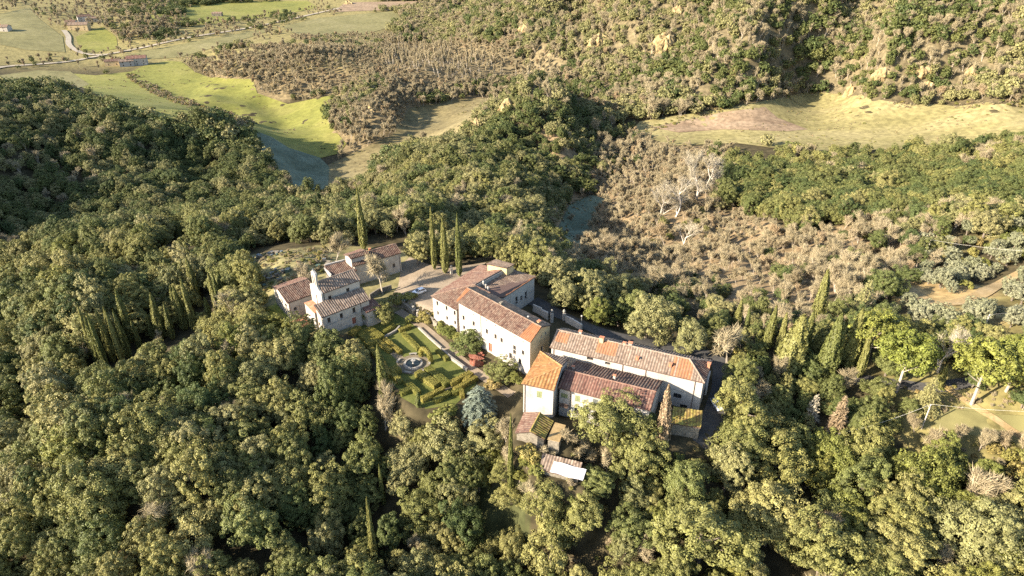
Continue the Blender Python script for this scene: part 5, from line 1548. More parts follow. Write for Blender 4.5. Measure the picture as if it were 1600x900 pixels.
rng = np.random.default_rng(2024)
pts = []
hx = np.array([h['x'] for h in HEROES]); hy = np.array([h['y'] for h in HEROES]); hr = np.array([h['r'] for h in HEROES])
zone_polys = [z[1] for z in ZONES]
for zi, (zn, poly, sp, (ra, rb), mix, keep) in enumerate(ZONES):
    if zn == "surround":
        xlo, xhi, ylo, yhi = -420, 430, 40, 1100
    else:
        # ground extent of the zone: where the terrain sheet projects into the polygon
        mk = in_poly(gpx, gpy, [(p[0], p[1]) for p in poly])
        mk &= gy > 35
        if not mk.any():
            continue
        xlo, xhi, ylo, yhi = gx[mk].min() - 15, gx[mk].max() + 15, gy[mk].min() - 15, gy[mk].max() + 25
        yhi = min(yhi, 1650)
    row = sp * 0.87
    ny = int((yhi - ylo) / row) + 1
    nx = int((xhi - xlo) / sp) + 1
    X, Y = np.meshgrid(np.arange(nx, dtype=float), np.arange(ny, dtype=float))
    X = xlo + (X + 0.5 * (Y % 2)) * sp
    Y = ylo + Y * row
    jit = 0.10 if zn == "poplars" else 0.33
    X, Y = (X + rng.normal(0, sp * jit, X.shape)).ravel(), (Y + rng.normal(0, sp * jit, Y.shape)).ravel()
    k = (Y > 35) & (np.abs(X) < (Y + LOGC) * X_R * .98)
    X, Y = X[k], Y[k]
    Z = H(X, Y)
    R = rng.uniform(ra, rb, len(X))
    qx, qy, dep = proj(X, Y, Z + R * 1.0)
    # ragged zone borders
    wj = 1.0 if zn in ('front_wood', 'right_front', 'right_garden', 'right_rough', 'villa_hill', 'dark_hill') else 2.4
    jx_, jy_ = rng.normal(0, 7 * wj, len(X)), rng.normal(0, 3.5 * wj, len(X))
    if wj > 1:
        jx_ = jx_ + (vnoise(X / 30, Y / 40, 70) - .5) * 70
        jy_ = jy_ + (vnoise(X / 30 + 9, Y / 40, 71) - .5) * 34
    ok = in_poly(qx + jx_, qy + jy_, poly) if zn != "surround" else ~((qx > -300) & (qx < 1740) & (qy > -30) & (qy < 1090)) & (dep < 1000)
    for j in range(zi):
        if zn != "surround":
            ok &= ~in_poly(qx + jx_, qy + jy_, zone_polys[j])
    bx, by, _ = proj(X, Y, Z)
    for P_ in NO_TREES:
        big = P_ in (MEADOW, TANF, RIGHTF)
        ok &= ~in_poly(bx + (np.clip(jx_, -9, 9) * .5 if big else 0), by + (np.clip(jy_, -4, 4) * .6 if big else 0), P_)
        if P_ is ROOF:
            for fr_ in (.6, 1.0, 1.6):
                ax_, ay_, _ = proj(X, Y, Z + R * fr_)
                ok &= ~in_poly(ax_, ay_, P_)
    ok &= rng.random(len(X)) < keep
    gap = vnoise(X / (sp * 3.2), Y / (sp * 3.2), 40 + zi)
    ok &= gap > (.13 if zn == 'badlands' else .08 if zn not in ("olive_grove",) else .2)
    if zn in ('badlands', 'dark_hill', 'scrub_hill', 'ravine', 'mixed_slope', 'front_wood', 'villa_hill', 'right_wood', 'right_front'):
        R = R * (.66 + .78 * vnoise(X / (38 if zn != 'front_wood' else 16), Y / (50 if zn != 'front_wood' else 16), 80 + zi))
    X, Y, Z, R = X[ok], Y[ok], Z[ok], R[ok]
    near = (np.hypot(X[:, None] - hx, Y[:, None] - hy) < 0.52 * (R[:, None] + hr)).any(1) if len(X) else np.zeros(0, bool)
    X, Y, Z, R = X[~near], Y[~near], Z[~near], R[~near]
    for h in HEROES:
        if h['kind'] != 'cypress' or not len(X):
            continue
        hz = float(H(h['x'], h['y']))
        cx0, cy0, cd0 = proj(h['x'], h['y'], hz)
        _, cy1, _ = proj(h['x'], h['y'], hz + 10 * h['sz'])
        ox, oy, od = proj(X, Y, Z + R * 1.1)
        rp = R * FPX / od
        hide = (np.abs(ox - cx0) < rp * .55 + 3) & (oy - rp < cy0 - 8) & (oy > cy1) & (od < cd0)
        X, Y, Z, R = X[~hide], Y[~hide], Z[~hide], R[~hide]
    names, pr = list(mix), np.array(list(mix.values()))
    # patches: the mix drifts from place to place
    dr = vnoise(X / 45, Y / 60, 60)
    cum = np.cumsum(pr / pr.sum())
    u = np.clip(0.55 * rng.random(len(X)) + 0.45 * np.clip((dr - .2) / .6, 0, 1), 0, .9999) if zn not in ("front_wood", "right_front") else rng.random(len(X))
    ki = np.searchsorted(cum, u)
    for x, y, z, r, q in zip(X, Y, Z, R, ki):
        pts.append((names[q], x, y, z, r, zn))
print("scatter", len(pts), "%.1f" % (time.time() - T0))

# trees as records
TREES = []
for h in HEROES:
    TREES.append(dict(h, z=float(H(h['x'], h['y'])), rot=float(rng.uniform(0, 6.28)), zone=None))
for kind, x, y, z, r, zn in pts:
    n = len(KIND[kind])
    r0 = KIND[kind][0][2]
    if kind in ('shrub', 'brush'):
        r = min(r, 2.2) * .85
    TREES.append(dict(kind=kind, x=x, y=y, z=z, r=r, s=r / r0, sz=r / r0 * float(rng.uniform(.85, 1.25) if zn != 'front_wood' else rng.uniform(.9, 1.45)) * (1.0 if r < 4.5 else .9), proto=int(rng.integers(n)), rot=float(rng.uniform(0, 6.28)), label=None, group=None, name=None, zone=zn))

lr = np.random.default_rng(99)
for t in TREES:
    tall = t['kind'] in ('cypress', 'dead_cypress', 'pine', 'cedar', 'deodar', 'dead_fir', 'pale_fir', 'poplar')
    t['ax'] = 1.0 if tall else float(lr.uniform(.84, 1.19))
    t['lean'] = (0.0, 0.0) if tall else (float(lr.normal(0, .07)), float(lr.normal(0, .07)))

# how much of each tree the picture shows (painted far to near in a small picture)
tx, ty, tz = (np.array([t[k] for t in TREES]) for k in 'xyz')
th = np.array([KIND[t['kind']][t['proto']][3] * t['sz'] for t in TREES])
tr = np.array([t['r'] for t in TREES])
qx, qy, dep = proj(tx, ty, tz + th * .6)
vis = np.ones(len(TREES), bool)
for f in np.linspace(.05, .97, 46):
    vis &= (CAM_H + (tz + th * .9 - CAM_H) * f) > H(tx * f, ty * f) - 1.0
order = np.argsort(-dep)
buf = np.full((300, 534), -1, np.int32)
for i in order:
    if not vis[i] or dep[i] < 20:
        continue
    cx_, cy_ = qx[i] / 3, qy[i] / 3
    rx_ = tr[i] * FPX / dep[i] / 3
    ry_ = (th[i] * .42 * .85 + tr[i] * .25) * FPX / dep[i] / 3
    x0, x1, y0, y1 = int(cx_ - rx_), int(cx_ + rx_) + 1, int(cy_ - ry_), int(cy_ + ry_) + 1
    if x1 < 0 or y1 < 0 or x0 >= 534 or y0 >= 300:
        continue
    if x1 - x0 <= 2:
        if 0 <= int(cx_) < 534:
            buf[max(y0, 0):min(y1, 300), int(cx_)] = i
        continue
    ys, xs = np.mgrid[max(y0, 0):min(y1, 300), max(x0, 0):min(x1, 534)]
    mk = ((xs - cx_) / rx_) ** 2 + ((ys - cy_) / ry_) ** 2 < 1
    buf[ys[mk], xs[mk]] = i
seen = np.bincount(buf[buf >= 0], minlength=len(TREES))

PLACE = dict(right_rough="on the rough grassy slope at the right edge", knoll="on the small knoll by the far farm", far_wood="in the dark wood along the top left edge", road_lines="along the country road in the valley", far_farm="around the far farm at the top left", far_hedge="in the hedge below the top left meadow", poplars="in the pale plantation beyond the scrub hill", scrub_hill="on the round scrub hill in the valley",
             badlands="on the eroded hills at the top", spur="on the steep spur below the yellow cliff", dark_hill="on the shaded hill at the left", villa_hill="on the wooded hillside behind the villa", ravine="in the brown ravine right of the villa", right_wood="in the dense wood below the straw field",
             mixed_slope="on the mixed brown slope right of the ravine", olive_grove="in the olive grove at the right edge", right_garden="in the garden right of the barn", right_front="in the open wood at the lower right", front_wood="in the dense wood in front of the villa", surround="in the surrounding woods")
WORD = dict(oak_olive="olive green evergreen oak", oak_dark="dark green evergreen oak", oak_grey="grey green evergreen oak", oak_yellow="yellow green oak", olive="silvery olive tree", shrub="low leafy shrub", bare_grey="leafless grey twigged tree", bare_brown="leafless brown twigged tree", poplar="slim bare poplar", brush="low brown leafless bush",
            pine="stone pine", cypress="dark cypress", bare_pale="pale bare tree")
CAT = dict(evergreen_oak="oak tree", olive_tree="olive tree", stone_pine="pine tree", shrub="shrub", garden_bush="bush", cypress_tree="cypress", bare_tree="bare tree", bare_poplar="poplar", brush_bush="bush", dead_cypress="cypress", blue_cedar="cedar", conifer_tree="conifer", dead_conifer="conifer")
def place_phrase(t, i):
    if t['zone'] == "front_wood":
        x, y = qx[i], qy[i]
        if y < 520:
            return "in the sunlit wood left of the church"
        if x < 420:
            return "in the dense wood at the lower left" if y > 690 else "in the dense wood left of the garden"
        return "in the oak wood below the garden" if y < 760 else "in the oak wood along the bottom edge"
    if t['zone'] == "badlands":
        return "on the eroded hills beyond the straw field" if qx[i] > 1150 else "on the eroded hills at the top middle"
    return PLACE[t['zone']]

MARKS = [("blue cedar", 748, 625), ("fountain", 646, 570), ("bell gable", 492, 440), ("white rumpled sheet", 870, 705), ("withered brown cypress", 1035, 655), ("car beside the barn", 1120, 632), ("power pole", 1447, 650), ("brown dead conifer", 1312, 655),
         ("tall pale bare tree", 1482, 540), ("lone garden cypress", 601, 590), ("isolated left cypress", 29, 625), ("clustered cypresses", 180, 540), ("broad yellowish oak", 1452, 752), ("dark clearing", 750, 830), ("golden green tree", 763, 712),
         ("straw field's left tip", 1000, 205), ("pale yellow pinnacle", 1330, 140), ("central spur's top cliff", 794, 170), ("white barked trees", 1080, 285), ("frosted clearing", 905, 350), ("frosted grass", 470, 270), ("three slim cypresses", 698, 390), ("rear farmhouse", 600, 395),
         ("roadside farm", 205, 100), ("ochre track", 1480, 470), ("meadow's right tip", 535, 230), ("solitary yellow pillar", 438, 50), ("dark gully", 975, 55), ("round lower left oak", 400, 812), ("crest cypress", 236, 395), ("barn's right hip", 1100, 570), ("corner house", 840, 620),
         ("thick leaning cypress", 1280, 555), ("tallest right cypress", 1266, 470), ("leftmost stone pine", 1374, 503), ("big white van", 1548, 800), ("saddle cypresses", 283, 365), ("huge bottom oak", 1100, 822), ("stubble patch", 1140, 190), ("straw field's right end", 1560, 200)]
def landmark_labels(ids):
    cells = {}
    for i in ids:
        if TREES[i]['label'] is not None:
            continue
        dd_ = [math.hypot(qx[i] - m_[1], (qy[i] - m_[2]) * 1.3) for m_ in MARKS]
        k = int(np.argmin(dd_))
        if dd_[k] > 230:
            continue
        dx_, dy_ = qx[i] - MARKS[k][1], qy[i] - MARKS[k][2]
        way = ("right of" if dx_ > 0 else "left of") if abs(dx_) > abs(dy_) * 1.3 else ("below" if dy_ > 0 else "above")
        cells.setdefault((WORD[TREES[i]['kind']], k, way), []).append((dd_[k], i))
    nth = ["nearest", "second nearest", "third nearest", "fourth nearest", "fifth nearest", "sixth nearest", "seventh nearest", "eighth nearest", "ninth nearest", "tenth nearest"]
    for (w_, k, way), lst in cells.items():
        lst.sort()
        for n_, (d_, i) in enumerate(lst[:10]):
            ph = place_phrase(TREES[i], i)
            TREES[i]['group'] = w_ + ("es " if w_.endswith("sh") else "s ") + ph
            TREES[i]['label'] = "%s %s the %s, %s" % (w_, way, MARKS[k][0], nth[n_] + " there")

by_name = {}
for i, t in enumerate(TREES):
    nm = t['name'] or KNAMES[t['kind']]
    t['nm'] = nm
    by_name.setdefault(nm, []).append(i)

def plant(i):
    t = TREES[i]
    wood, fol, r0, h0 = KIND[t['kind']][t['proto']]
    label = t['label']
    group = t['group']
    if label is None:
        ph = place_phrase(t, i)
        label = WORD[t['kind']] + " " + ph
        group = WORD[t['kind']] + ("es " if WORD[t['kind']].endswith("sh") else "s ") + ph
    o = thing(t['nm'], (t['x'], t['y'], t['z'] - .1), label, CAT[t['nm']], group)
    o.rotation_euler = (*t['lean'], t['rot'])
    o.scale = (t['s'] * t['ax'], t['s'] / t['ax'], t['sz'])
    bare = t['kind'].startswith('bare') or t['kind'] in ('poplar', 'brush')
    for me, pn in ((wood, "branches" if bare else "trunk"), (fol, "twigs" if bare else "crown")):
        c = bpy.data.objects.new(pn, me)
        col.objects.link(c)
        c.parent = o

STUFF = {}
LIMIT = 298
for nm, ids in by_name.items():
    ids = np.array(ids)
    must = np.array([TREES[i]['label'] is not None for i in ids])
    sc_ = seen[ids] + must * 1e6
    o_ = ids[np.argsort(-sc_, kind='stable')]
    top = [i for i in o_[:LIMIT] if seen[i] > 0 or TREES[i]['label'] is not None]
    tops = set(top)
    landmark_labels(top)
    for i in top:
        plant(i)
    rest = [i for i in ids if i not in tops]
    if rest:
        STUFF[nm] = rest
print("planted %.1f" % (time.time() - T0))

FORMS = {}
def form(kind, proto, far):
    key = (kind, proto, far)
    if key not in FORMS:
        if far and kind in FAR:
            me = FAR[kind][proto % len(FAR[kind])].copy()
        else:
            w_, f_ = KIND[kind][proto][:2]
            me = joined("tree_form", f_, w_)
        FORMS[key] = me
    return FORMS[key]

def wood_mass(name, label, ids):
    far = [bool(dep[i] > 430) for i in ids]
    keys = sorted({(TREES[i]['kind'], TREES[i]['proto'] if not (f and TREES[i]['kind'] in FAR) else TREES[i]['proto'] % len(FAR[TREES[i]['kind']]), f and TREES[i]['kind'] in FAR) for i, f in zip(ids, far)})
    cl = bpy.data.collections.new(name + "_forms")
    objs = []
    for k in keys:
        o = bpy.data.objects.new(name + "_tree_form", form(*k))
        cl.objects.link(o)
        objs.append((o.name, k))
    rank = {k: r for r, (n_, k) in enumerate(sorted(objs))}
    n = len(ids)
    base = np.array([tx[ids].mean(), ty[ids].mean(), tz[ids].mean()])
    P_ = np.stack([tx[ids], ty[ids], tz[ids] - .1], 1) - base
    me = bpy.data.meshes.new(name)
    me.vertices.add(n)
    me.vertices.foreach_set("co", P_.astype(np.float32).ravel())
    a = me.attributes.new("form", 'INT', 'POINT')
    a.data.foreach_set("value", np.array([rank[(TREES[i]['kind'], TREES[i]['proto'] if not (f and TREES[i]['kind'] in FAR) else TREES[i]['proto'] % len(FAR[TREES[i]['kind']]), f and TREES[i]['kind'] in FAR)] for i, f in zip(ids, far)], np.int32))
    a = me.attributes.new("turn", 'FLOAT_VECTOR', 'POINT')
    a.data.foreach_set("vector", np.array([(*TREES[i]['lean'], TREES[i]['rot']) for i in ids], np.float32).ravel())
    a = me.attributes.new("size", 'FLOAT_VECTOR', 'POINT')
    a.data.foreach_set("vector", np.array([(TREES[i]['s'] * TREES[i]['ax'], TREES[i]['s'] / TREES[i]['ax'], TREES[i]['sz']) for i in ids], np.float32).ravel())
    o = bpy.data.objects.new(name, me)
    o.location = base
    col.objects.link(o)
    ng = bpy.data.node_groups.new(name, 'GeometryNodeTree')
    ng.interface.new_socket("Geometry", in_out='INPUT', socket_type='NodeSocketGeometry')
    ng.interface.new_socket("Geometry", in_out='OUTPUT', socket_type='NodeSocketGeometry')
    N = ng.nodes
    gi, go = N.new("NodeGroupInput"), N.new("NodeGroupOutput")
    ci = N.new("GeometryNodeCollectionInfo")
    ci.inputs["Collection"].default_value = cl
    ci.inputs["Separate Children"].default_value = True
    ci.inputs["Reset Children"].default_value = True
    ip = N.new("GeometryNodeInstanceOnPoints")
    ip.inputs["Pick Instance"].default_value = True
    for an, ty_, sock in (("form", 'INT', "Instance Index"), ("turn", 'FLOAT_VECTOR', "Rotation"), ("size", 'FLOAT_VECTOR', "Scale")):
        na = N.new("GeometryNodeInputNamedAttribute")
        na.data_type = ty_
        na.inputs["Name"].default_value = an
        ng.links.new(na.outputs["Attribute"], ip.inputs[sock])
    ng.links.new(gi.outputs[0], ip.inputs["Points"])
    ng.links.new(ci.outputs[0], ip.inputs["Instance"])
    ng.links.new(ip.outputs[0], go.inputs[0])
    md = o.modifiers.new("woods", 'NODES')
    md.node_group = ng
    tag(o, label, None, None, 'stuff')

MASS = dict(evergreen_oak=("evergreen_woods", "evergreen oak woods covering the hills beyond the single trees"), bare_tree=("leafless_woods", "leafless grey and brown woods covering the hills and the ravine"), shrub=("undergrowth", "low leafy undergrowth on the slopes at the right"),
            brush_bush=("brushwood", "brown leafless brushwood in the ravine"), olive_tree=("olive_woods", "more silvery olive trees past the right edge"), bare_poplar=("poplar_woods", "rest of the pale poplar plantation"))
for nm, ids in STUFF.items():
    nm2, lb = MASS.get(nm, (nm + "_woods", "more trees of the same kind beyond the view"))
    wood_mass(nm2, lb, np.array(ids))
print("woods %.1f" % (time.time() - T0), {k: len(v) for k, v in by_name.items()}, {k: len(v) for k, v in STUFF.items()})

KNAMES['tussock'] = "tussock"
KIND['tussock'] = KIND['brush']
tr_ = np.random.default_rng(321)
def scatter_tussocks(name, label, poly, sp, thr, seed, kinds=('brush', 'brush', 'shrub'), sc_=(.22, .6)):
    mk = in_poly(gpx, gpy, poly)
    x0, x1, y0, y1 = gx[mk].min(), gx[mk].max(), gy[mk].min(), gy[mk].max()
    n = int((x1 - x0) * (y1 - y0) / sp ** 2)
    X, Y = tr_.uniform(x0, x1, n), tr_.uniform(y0, y1, n)
    Z = H(X, Y)
    a, b_, _ = proj(X, Y, Z)
    k = in_poly(a, b_, poly) & (vnoise(X / 22, Y / 9, seed) > thr)
    global tx, ty, tz, dep
    ids = []
    for x, y, z in zip(X[k], Y[k], Z[k]):
        kd = kinds[tr_.integers(len(kinds))]
        s_ = float(tr_.uniform(*sc_))
        ids.append(len(TREES))
        TREES.append(dict(kind=kd, x=x, y=y, z=z, proto=int(tr_.integers(len(KIND[kd]))), rot=float(tr_.uniform(0, 6.28)), s=s_, sz=s_ * .7, ax=1.0, lean=(0., 0.)))
    tx, ty, tz = (np.array([t[q] for t in TREES]) for q in 'xyz')
    dep = np.concatenate([dep, np.full(len(TREES) - len(dep), 300.)])
    wood_mass(name, label, np.array(ids))
scatter_tussocks("straw_tussocks", "rough brown and green tussocks scattered over the straw field", RIGHTF, 5.0, .52, 301)
scatter_tussocks("dry_tussocks", "dry tussocks scattered over the tan field", TANF, 4.5, .55, 302)
scatter_tussocks("meadow_weeds", "weeds in strips across the valley meadow", MEADOW, 6.0, .68, 303)
scatter_tussocks("ditch_scrub", "line of brown scrub along the ditch crossing the meadow", [(190, 116), (205, 115), (250, 138), (320, 166), (395, 186), (400, 196), (310, 175), (240, 148)], 3.0, .30, 309, sc_=(.5, 1.3))
scatter_tussocks("field_margin", "dark weedy margin along the back of the straw field", [(985, 207), (1100, 172), (1210, 152), (1265, 140), (1335, 147), (1420, 160), (1620, 158), (1620, 170), (1420, 172), (1335, 156), (1265, 150), (1210, 162), (1100, 182), (1000, 212)], 3.0, .42, 310, sc_=(.4, 1.0))
scatter_tussocks("rough_weeds", "weeds and low scrub on the rough grass at the right", [(1400, 600), (1620, 600), (1620, 760), (1440, 720)], 1.8, .45, 304, sc_=(.15, .5))
scatter_tussocks("clearing_weeds", "low weeds in the frosted ravine clearing", [(880, 312), (945, 300), (930, 350), (920, 395), (870, 400)], 2.2, .40, 305, sc_=(.2, .55))
scatter_tussocks("floor_scrub", "low undergrowth between the oaks at the bottom", [(640, 720), (1400, 690), (1450, 900), (600, 900)], 3.0, .42, 306, ('shrub', 'shrub', 'brush'), (.3, .8))
scatter_tussocks("yard_weeds", "weeds in the rough yard behind the church", [(380, 400), (520, 385), (520, 425), (470, 440), (410, 470), (385, 440)], 1.8, .45, 307, sc_=(.2, .6))

# ------------------------------------------------------------------ formal garden
def seg(f, *p):
    return [f(*q) for q in p]
g1 = lambda X, Y: (480 + X / 7.5, 490 + Y / 7.5)
g2 = lambda X, Y: (590 + X / 9, 540 + Y / 9)
g4 = lambda X, Y: (530 + X / 4.5, 470 + Y / 4.5)
drape("lawn", [(548, 516), (574, 504), (600, 490), (625, 492), (646, 503), (672, 532), (703, 560), (738, 588), (745, 600), (712, 632), (660, 640), (628, 622), (600, 600), (575, 560)], M['lawn'], 0.06, 1.6, "clipped green lawns of the formal garden")
ribbon("garden_path", seg(g1, (690, 165), (800, 280), (950, 400), (1120, 560)), 2.0, M['garden_soil'], 0.10, "shaded earth path leading down to the fountain")
ribbon("garden_path", seg(g2, (560, 300), (720, 430), (850, 530), (985, 600)), 1.7, M['garden_soil'], 0.10, "earth path between the two hedges below the fountain")
ribbon("garden_path", seg(g2, (700, 760), (850, 665), (1000, 585), (1160, 500), (1330, 410)), 1.5, M['garden_soil'], 0.12, "earth path crossing the lower hedges")
fc_ = G(646, 570)
ring = [(fc_.x + 4.1 * math.cos(t), fc_.y + 4.1 * math.sin(t)) for t in np.linspace(0, 2 * math.pi, 33)[:-1]]
drape_world("fountain_court", ring, M['garden_soil'], 0.14, 1.0, "round earth court around the fountain")
ribbon("terrace_path", [(622, 486), (648, 502), (676, 524), (704, 548), (735, 575), (768, 597), (800, 618)], 2.6, M['gravel'], 0.10, "pale gravel walk along the foot of the villa")
drape("terracotta_court", seg(lambda X, Y: (415 + X / 8.18, 410 + Y / 8.18), (300, 770), (440, 690), (500, 650), (600, 735), (650, 775), (560, 815), (400, 845)), M['brick_red'], 0.10, 1.2, "brick red paved court in front of the church porch")
def wall_line(name, pts, h, w, mat, label, cat="wall", off=0.0):
    mb = MB()
    q = [G(*p) for p in pts]
    prev = None
    for a, c in zip(q, q[1:]):
        d = Vector((c.x - a.x, c.y - a.y)); L = d.length
        k = max(1, int(L / 1.5))
        for i in range(k):
            p = a.lerp(c, (i + .5) / k)
            gz = float(H(p.x, p.y))
            mb.box((p.x, p.y, gz - .6), L / k + (.004 if i % 2 else 0), w + (.006 if i % 2 else 0), h + .6 + (.004 if i % 2 else 0), math.atan2(d.y, d.x))
    o = mb.build(name, mat, None, q[0])
    return tag(o, label, cat)
wall_line("stone_wall", seg(g2, (905, 75), (1020, 185), (1140, 270), (1262, 362)), .9, .55, M['travertine'], "low pale stone wall along the sunny lawn")
wall_line("stone_wall", seg(g4, (425, 10), (480, 60), (528, 105)), 1.5, .5, M['stone'], "tan stone wall dividing forecourt and garden")
wall_line("stone_wall", seg(g4, (560, 195), (640, 270), (720, 340)), .6, .5, M['travertine'], "low kerb wall beside the dark upper lawn")
wall_line("stone_wall", seg(g1, (895, 292), (980, 250), (1040, 215), (1085, 165)), .7, .4, M['travertine'], "curved pale wall above the dark upper lawn")
wall_line("stone_wall", [(667, 493), (672, 500), (684, 514)], 1.6, .5, M['stone'], "stone wall at the villa's left corner")
wall_line("stone_wall", [(833, 486), (846, 493), (856, 500)], 2.2, .4, M['plaster_old'], "pale wall joining the villa to the lane gate")
wall_line("stone_wall", [(884, 503), (896, 509), (909, 517)], 2.0, .4, M['plaster_old'], "pale wall running from the lane gate towards the barn")
wall_line("stone_wall", [(1108, 588), (1105, 600), (1102, 618)], 1.6, .4, M['plaster_old'], "short white wall beside the barn's right end")
wall_line("stone_wall", [(578, 467), (592, 458), (612, 452)], 1.5, .4, M['stone'], "stone wall between the church aisle and the forecourt")

HN = 0
def hedge(a, c, w, h, label, group="clipped box hedges of the formal garden", mat='hedge'):
    global HN
    HN += 1
    p, q = G(*a, h), G(*c, h)
    z0 = float(H((p.x + q.x) / 2, (p.y + q.y) / 2))
    d = Vector((q.x - p.x, q.y - p.y)); L = d.length; an = math.atan2(d.y, d.x)
    r = np.random.default_rng(500 + HN)
    dens_ = 130
    P, N = [], []
    for face, area in (("t", L * w), ("f", L * h), ("b", L * h), ("l", w * h), ("r", w * h)):
        n = int(area * dens_)
        u, v = r.random(n), r.random(n)
        if face == "t":
            P.append(np.stack([(u - .5) * L, (v - .5) * w, np.full(n, h) + r.normal(0, .05, n)], 1)); N.append(np.tile([0, 0, 1.], (n, 1)))
        elif face in "fb":
            s = -1 if face == "f" else 1
            P.append(np.stack([(u - .5) * L, np.full(n, s * w / 2) + r.normal(0, .05, n), v * h], 1)); N.append(np.tile([0, s, .2], (n, 1)))
        else:
            s = -1 if face == "l" else 1
            P.append(np.stack([np.full(n, s * L / 2) + r.normal(0, .05, n), (u - .5) * w, v * h], 1)); N.append(np.tile([s, 0, .2], (n, 1)))
    P, N = np.concatenate(P), np.concatenate(N)
    v, fq = cards(r, P, N + r.normal(0, .35, N.shape), np.full(len(P), .2), .7)
    e = .04
    bx_ = np.array([(x * (L / 2 - e), y * (w / 2 - e), z) for z in (-.4, h - e) for x, y in ((-1, -1), (1, -1), (1, 1), (-1, 1))])
    bf = np.array([(4, 5, 6, 7), (0, 1, 5, 4), (1, 2, 6, 5), (2, 3, 7, 6), (3, 0, 4, 7)]) + len(v)
    tone = np.concatenate([np.clip(.45 + r.normal(0, .18, len(fq)), 0, 1), np.full(5, .3)])
    me = mesh_np("hedge", np.concatenate([v, bx_]), np.concatenate([fq, bf]), M[mat], {"tone": ('FACE', tone)})
    o = bpy.data.objects.new("hedge", me)
    o.location = ((p.x + q.x) / 2, (p.y + q.y) / 2, z0)
    o.rotation_euler = (0, 0, an)
    col.objects.link(o)
    return tag(o, label, "hedge", group)
for a, c, w, h, l in [
    (g2(560, 352), g2(835, 535), 1.3, 1.2, "box hedge starting at the fountain, left of the earth path"), (g2(695, 295), g2(980, 522), 1.3, 1.2, "box hedge starting at the fountain, right of the earth path"),
    (g2(1015, 512), g2(1305, 362), .8, 1.1, "hedge along the foot of the sunny lawn"), (g2(1075, 602), g2(1392, 428), .7, 1.0, "hedge on the far side of the crossing path, towards the villa"),
    (g2(615, 738), g2(925, 588), .8, 1.0, "upper hedge of the crossing path, left half"), (g2(800, 752), g2(1012, 645), .8, 1.0, "lower hedge of the crossing path, left half"),
    (g2(1040, 655), g2(1190, 600), .7, .9, "short hedge beside the blue cedar"), (g2(1180, 615), g2(1190, 690), .7, .9, "stub of hedge turning down beside the blue cedar"),
    (g1(508, 212), g1(600, 170), 1.2, 1.1, "short arm of the corner hedge at the church steps"), (g1(605, 185), g1(735, 285), 2.0, 1.1, "wide sunlit hedge running down from the church steps"), (g1(712, 158), g1(870, 268), 1.3, 1.1, "yellowish hedge right of the path from the church steps"),
    (g1(680, 335), g1(810, 300), 1.4, 1.2, "shaded hedge at the left bend of the garden path"), (g1(985, 660), g1(1075, 620), 1.6, 1.2, "shaded hedge block left of the fountain"), (g4(262, 268), g4(360, 345), .8, .9, "left low hedge of the shaded garden path"), (g4(318, 262), g4(430, 352), .8, .9, "right low hedge of the shaded garden path"), (g4(215, 320), g4(300, 420), .9, 1.0, "hedge at the dark left corner of the lawns"), (g4(330, 470), g4(400, 500), 1.0, 1.0, "hedge behind the lone garden cypress"), (g4(370, 500), g4(430, 560), .9, 1.0, "hedge edging the sunny left lawn"), (g4(450, 220), g4(560, 330), .8, .8, "hedge along the upper dark lawn"), (g4(470, 560), g4(560, 640), .9, .9, "hedge between the sunny left lawn and the crossing path"), (g4(430, 640), g4(520, 600), .8, .9, "hedge closing the sunny left lawn on its lower side"),
    (g4(300, 420), g4(350, 520), .9, 1.1, "hedge down the garden's dark left side"), (g4(690, 340), g4(760, 400), .8, .9, "short hedge above the sunny right lawn, by the clipped arch"), (g4(420, 200), g4(500, 170), .7, .8, "small hedge at the top of the dark upper lawn"), (g4(880, 560), g4(930, 500), .8, 1.0, "hedge joining the crossing path to the pale wall"), (g1(880, 215), g1(1030, 120), .8, .7, "low hedge edging the small sunny lawn")]:
    hedge(a, c, w * 1.45, h * 1.2, l)
# clipped arch
A_, B_ = G(*g2(612, 150)), G(*g2(748, 232))
P, N = [], []
r = np.random.default_rng(77)
for k in range(5200):
    t = r.random()
    a = math.pi * t
    m_ = A_.lerp(B_, .5 - .5 * math.cos(a))
    c3 = np.array([m_.x, m_.y, A_.z + 2.9 * math.sin(a) ** .6])
    dd = np.array([(B_.x - A_.x) * math.sin(a), (B_.y - A_.y) * math.sin(a), 3.4 * math.cos(a)]); dd /= np.linalg.norm(dd)
    x = r.normal(size=3); x -= dd * x.dot(dd); x /= np.linalg.norm(x)
    P.append(c3 + x * .62 * r.uniform(.75, 1.05)); N.append(x)
P, N = np.array(P), np.array(N)
v, fq = cards(r, P, N + r.normal(0, .35, N.shape), np.full(len(P), .22), .7)
me = mesh_np("clipped_arch", v - np.array(A_), fq, M['hedge'], {"tone": ('FACE', np.clip(.45 + r.normal(0, .18, len(fq)), 0, 1))})
o = bpy.data.objects.new("clipped_arch", me); o.location = A_; col.objects.link(o)
tag(o, "clipped evergreen arch beside the fountain court", "hedge arch")
